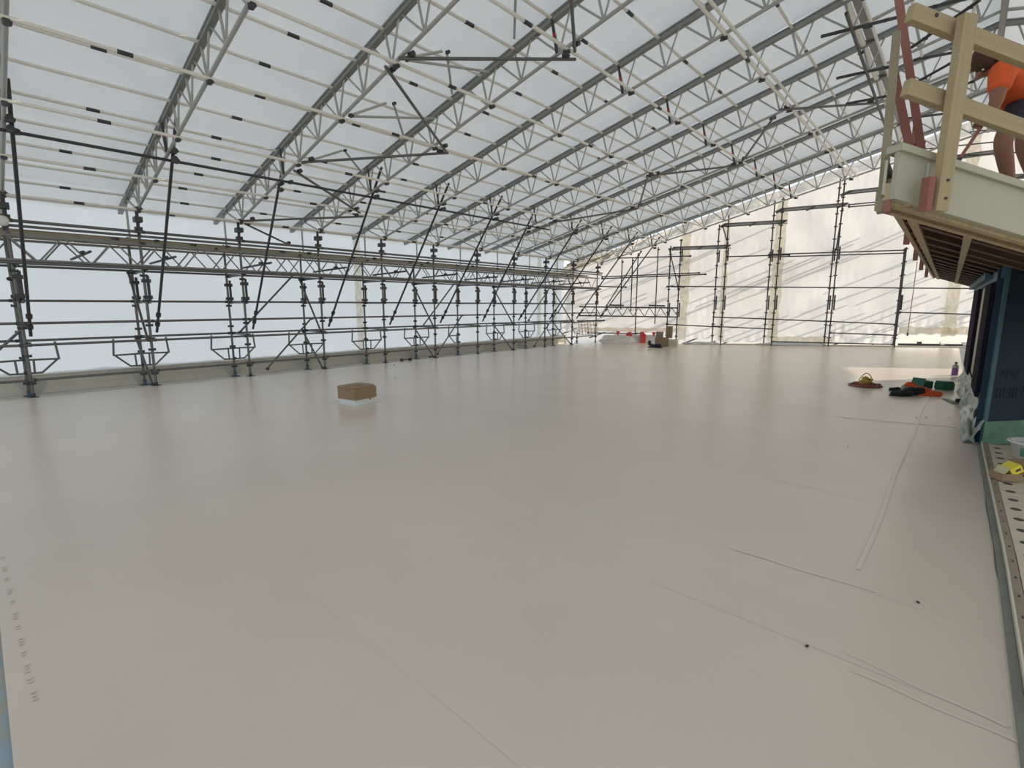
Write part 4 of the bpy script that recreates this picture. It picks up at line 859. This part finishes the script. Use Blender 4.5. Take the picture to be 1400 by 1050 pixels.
for k in range(30):
    for j in range(4):
        y = .4 + k * .255 + (j % 2) * .12; x = .49 + j * .22 - .05 * max(0, (y - 4.4)) / 3.6
        if y < 7.9: tube('hole', (x, y, .0302), (x, y, .0312), .034 if j == 0 else .04, 'hole', t3, n=14)
# drape along the foot of the building
t = thing('crumpled_underlay', 'crumpled greenish white underlay bunched along the foot of the building', 'sheet', (.25, 9, 0))
def fn(u, v):
    y = 7.95 + 7.4 * u; x = .33 - .0171 * (y - 8.1) - .02 - v * (.16 + .06 * noise.noise(Vector((y * 1.3, 0, 0))))
    z = .30 * (1 - v) ** 1.3 + .03 * math.sin(v * 3.14) + .08 * noise.noise(Vector((y * 2.2, v * 3, 1))) * math.sin(v * 3.14 * .9 + .1); x += .05 * noise.noise(Vector((y * 2.7, v * 2, 7))) * math.sin(v * 3.14)
    return (x, y, max(.005, z))
ob('underlay_sheet', grid(120, 14, fn, 'drape'), t)
for k, (y, s) in enumerate(((8.9, .16), (10.4, .10), (13.6, .13), (15.2, .16))):
    blob('dark_fold', (.30 - .0171 * (y - 8.1), y, .12 if k < 2 else .02), (.05, .4 * s * 4, s * 1.1), 'black' if k % 3 == 0 else 'drape', t, k)
blob('black_fold', (.275, 8.62, .0), (.04, .22, .22), 'black', t, 21)
for k in range(5): blob('white_fold', (.20 - .02 * k * .3, 8.5 + k * 1.25, 0), (.08, .5, .13), 'white' if k % 2 else 'drape', t, k + 10, .6)
# cartons by the boards
c = V((0.448, 6.383, 0.040)); 
t = thing('cardboard_box', 'low open brown cardboard box on the perforated boards', 'box', tuple(c)); rz = math.radians(38); Rm = Matrix.Rotation(rz, 3, 'Z'); q = lambda x, y, z: c + Rm @ V(x, y, z)
s = (.17, .13, .07)
for n_, o, ss in (('front_panel', (0, -s[1] / 2, s[2] / 2), (s[0], .005, s[2])), ('back_panel', (0, s[1] / 2, s[2] / 2), (s[0], .005, s[2])), ('side_panel', (-s[0] / 2, 0, s[2] / 2), (.005, s[1], s[2])), ('side_panel', (s[0] / 2, 0, s[2] / 2), (.005, s[1], s[2])), ('bottom', (0, 0, .004), (s[0], s[1], .006))): box(n_, q(*o), ss, 'card', t, rz)
c2 = c + V(.01, .02, .085); t = thing('yellow_carton', 'bright yellow carton tipped open on the brown cardboard box', 'box', tuple(c2))
mw = Matrix.Translation(c2 + V(.02, .0, .02)) @ Matrix.Rotation(rz, 4, 'Z') @ Matrix.Rotation(-.55, 4, 'Y')
ob('carton', box_mesh('yellow'), t, mw=mw @ Matrix.Diagonal((.10, .12, .075, 1))); ob('flap', box_mesh('yellowin'), t, mw=mw @ Matrix.Translation((-.085, 0, .03)) @ Matrix.Rotation(-.35, 4, 'Y') @ Matrix.Diagonal((.10, .12, .003, 1))); ob('print_mark', box_mesh('tubed'), t, mw=mw @ Matrix.Translation((.01, -.061, 0)) @ Matrix.Diagonal((.045, .002, .02, 1)))
c = V((0.582, 6.698, 0.040)); t = thing('cardboard_sheet', 'brown cardboard piece behind the yellow carton at the frame edge', 'cardboard', tuple(c)); box('sheet', c + V(.12, .05, .05), (.34, .2, .1), 'card', t, rz, .004); box('flap', c + V(.0, .12, .1), (.2, .12, .008), 'card', t, rz)
c = V((0.592, 7.328, 0.040)); t = thing('plastic_tub', 'white plastic tub with a rolled rim in front of the green foot', 'tub', tuple(c)); c = c + V(.1, .1, 0)
bm = bmesh.new(); prof = [(.0, .005), (.12, .005), (.15, .17), (.175, .175), (.17, .19), (.14, .185), (.115, .02), (0, .02)]; n = 20; rows = []
for r, z in prof: rows.append([bm.verts.new((r * 1.2 * math.cos(2 * math.pi * i / n), r * 1.2 * math.sin(2 * math.pi * i / n), z)) for i in range(n)])
for a in range(len(prof) - 1):
    for i in range(n):
        try: bm.faces.new((rows[a][i], rows[a][(i + 1) % n], rows[a + 1][(i + 1) % n], rows[a + 1][i]))
        except Exception: pass
bmesh.ops.remove_doubles(bm, verts=bm.verts[:], dist=.0001); bmesh.ops.recalc_face_normals(bm, faces=bm.faces[:]); ob('tub', tobj(bm, M['white'], True), t, mw=Matrix.Translation(c)); box('tub_label', c + V(-.06, -.155, .09), (.09, .004, .09), 'green', t, -.3)
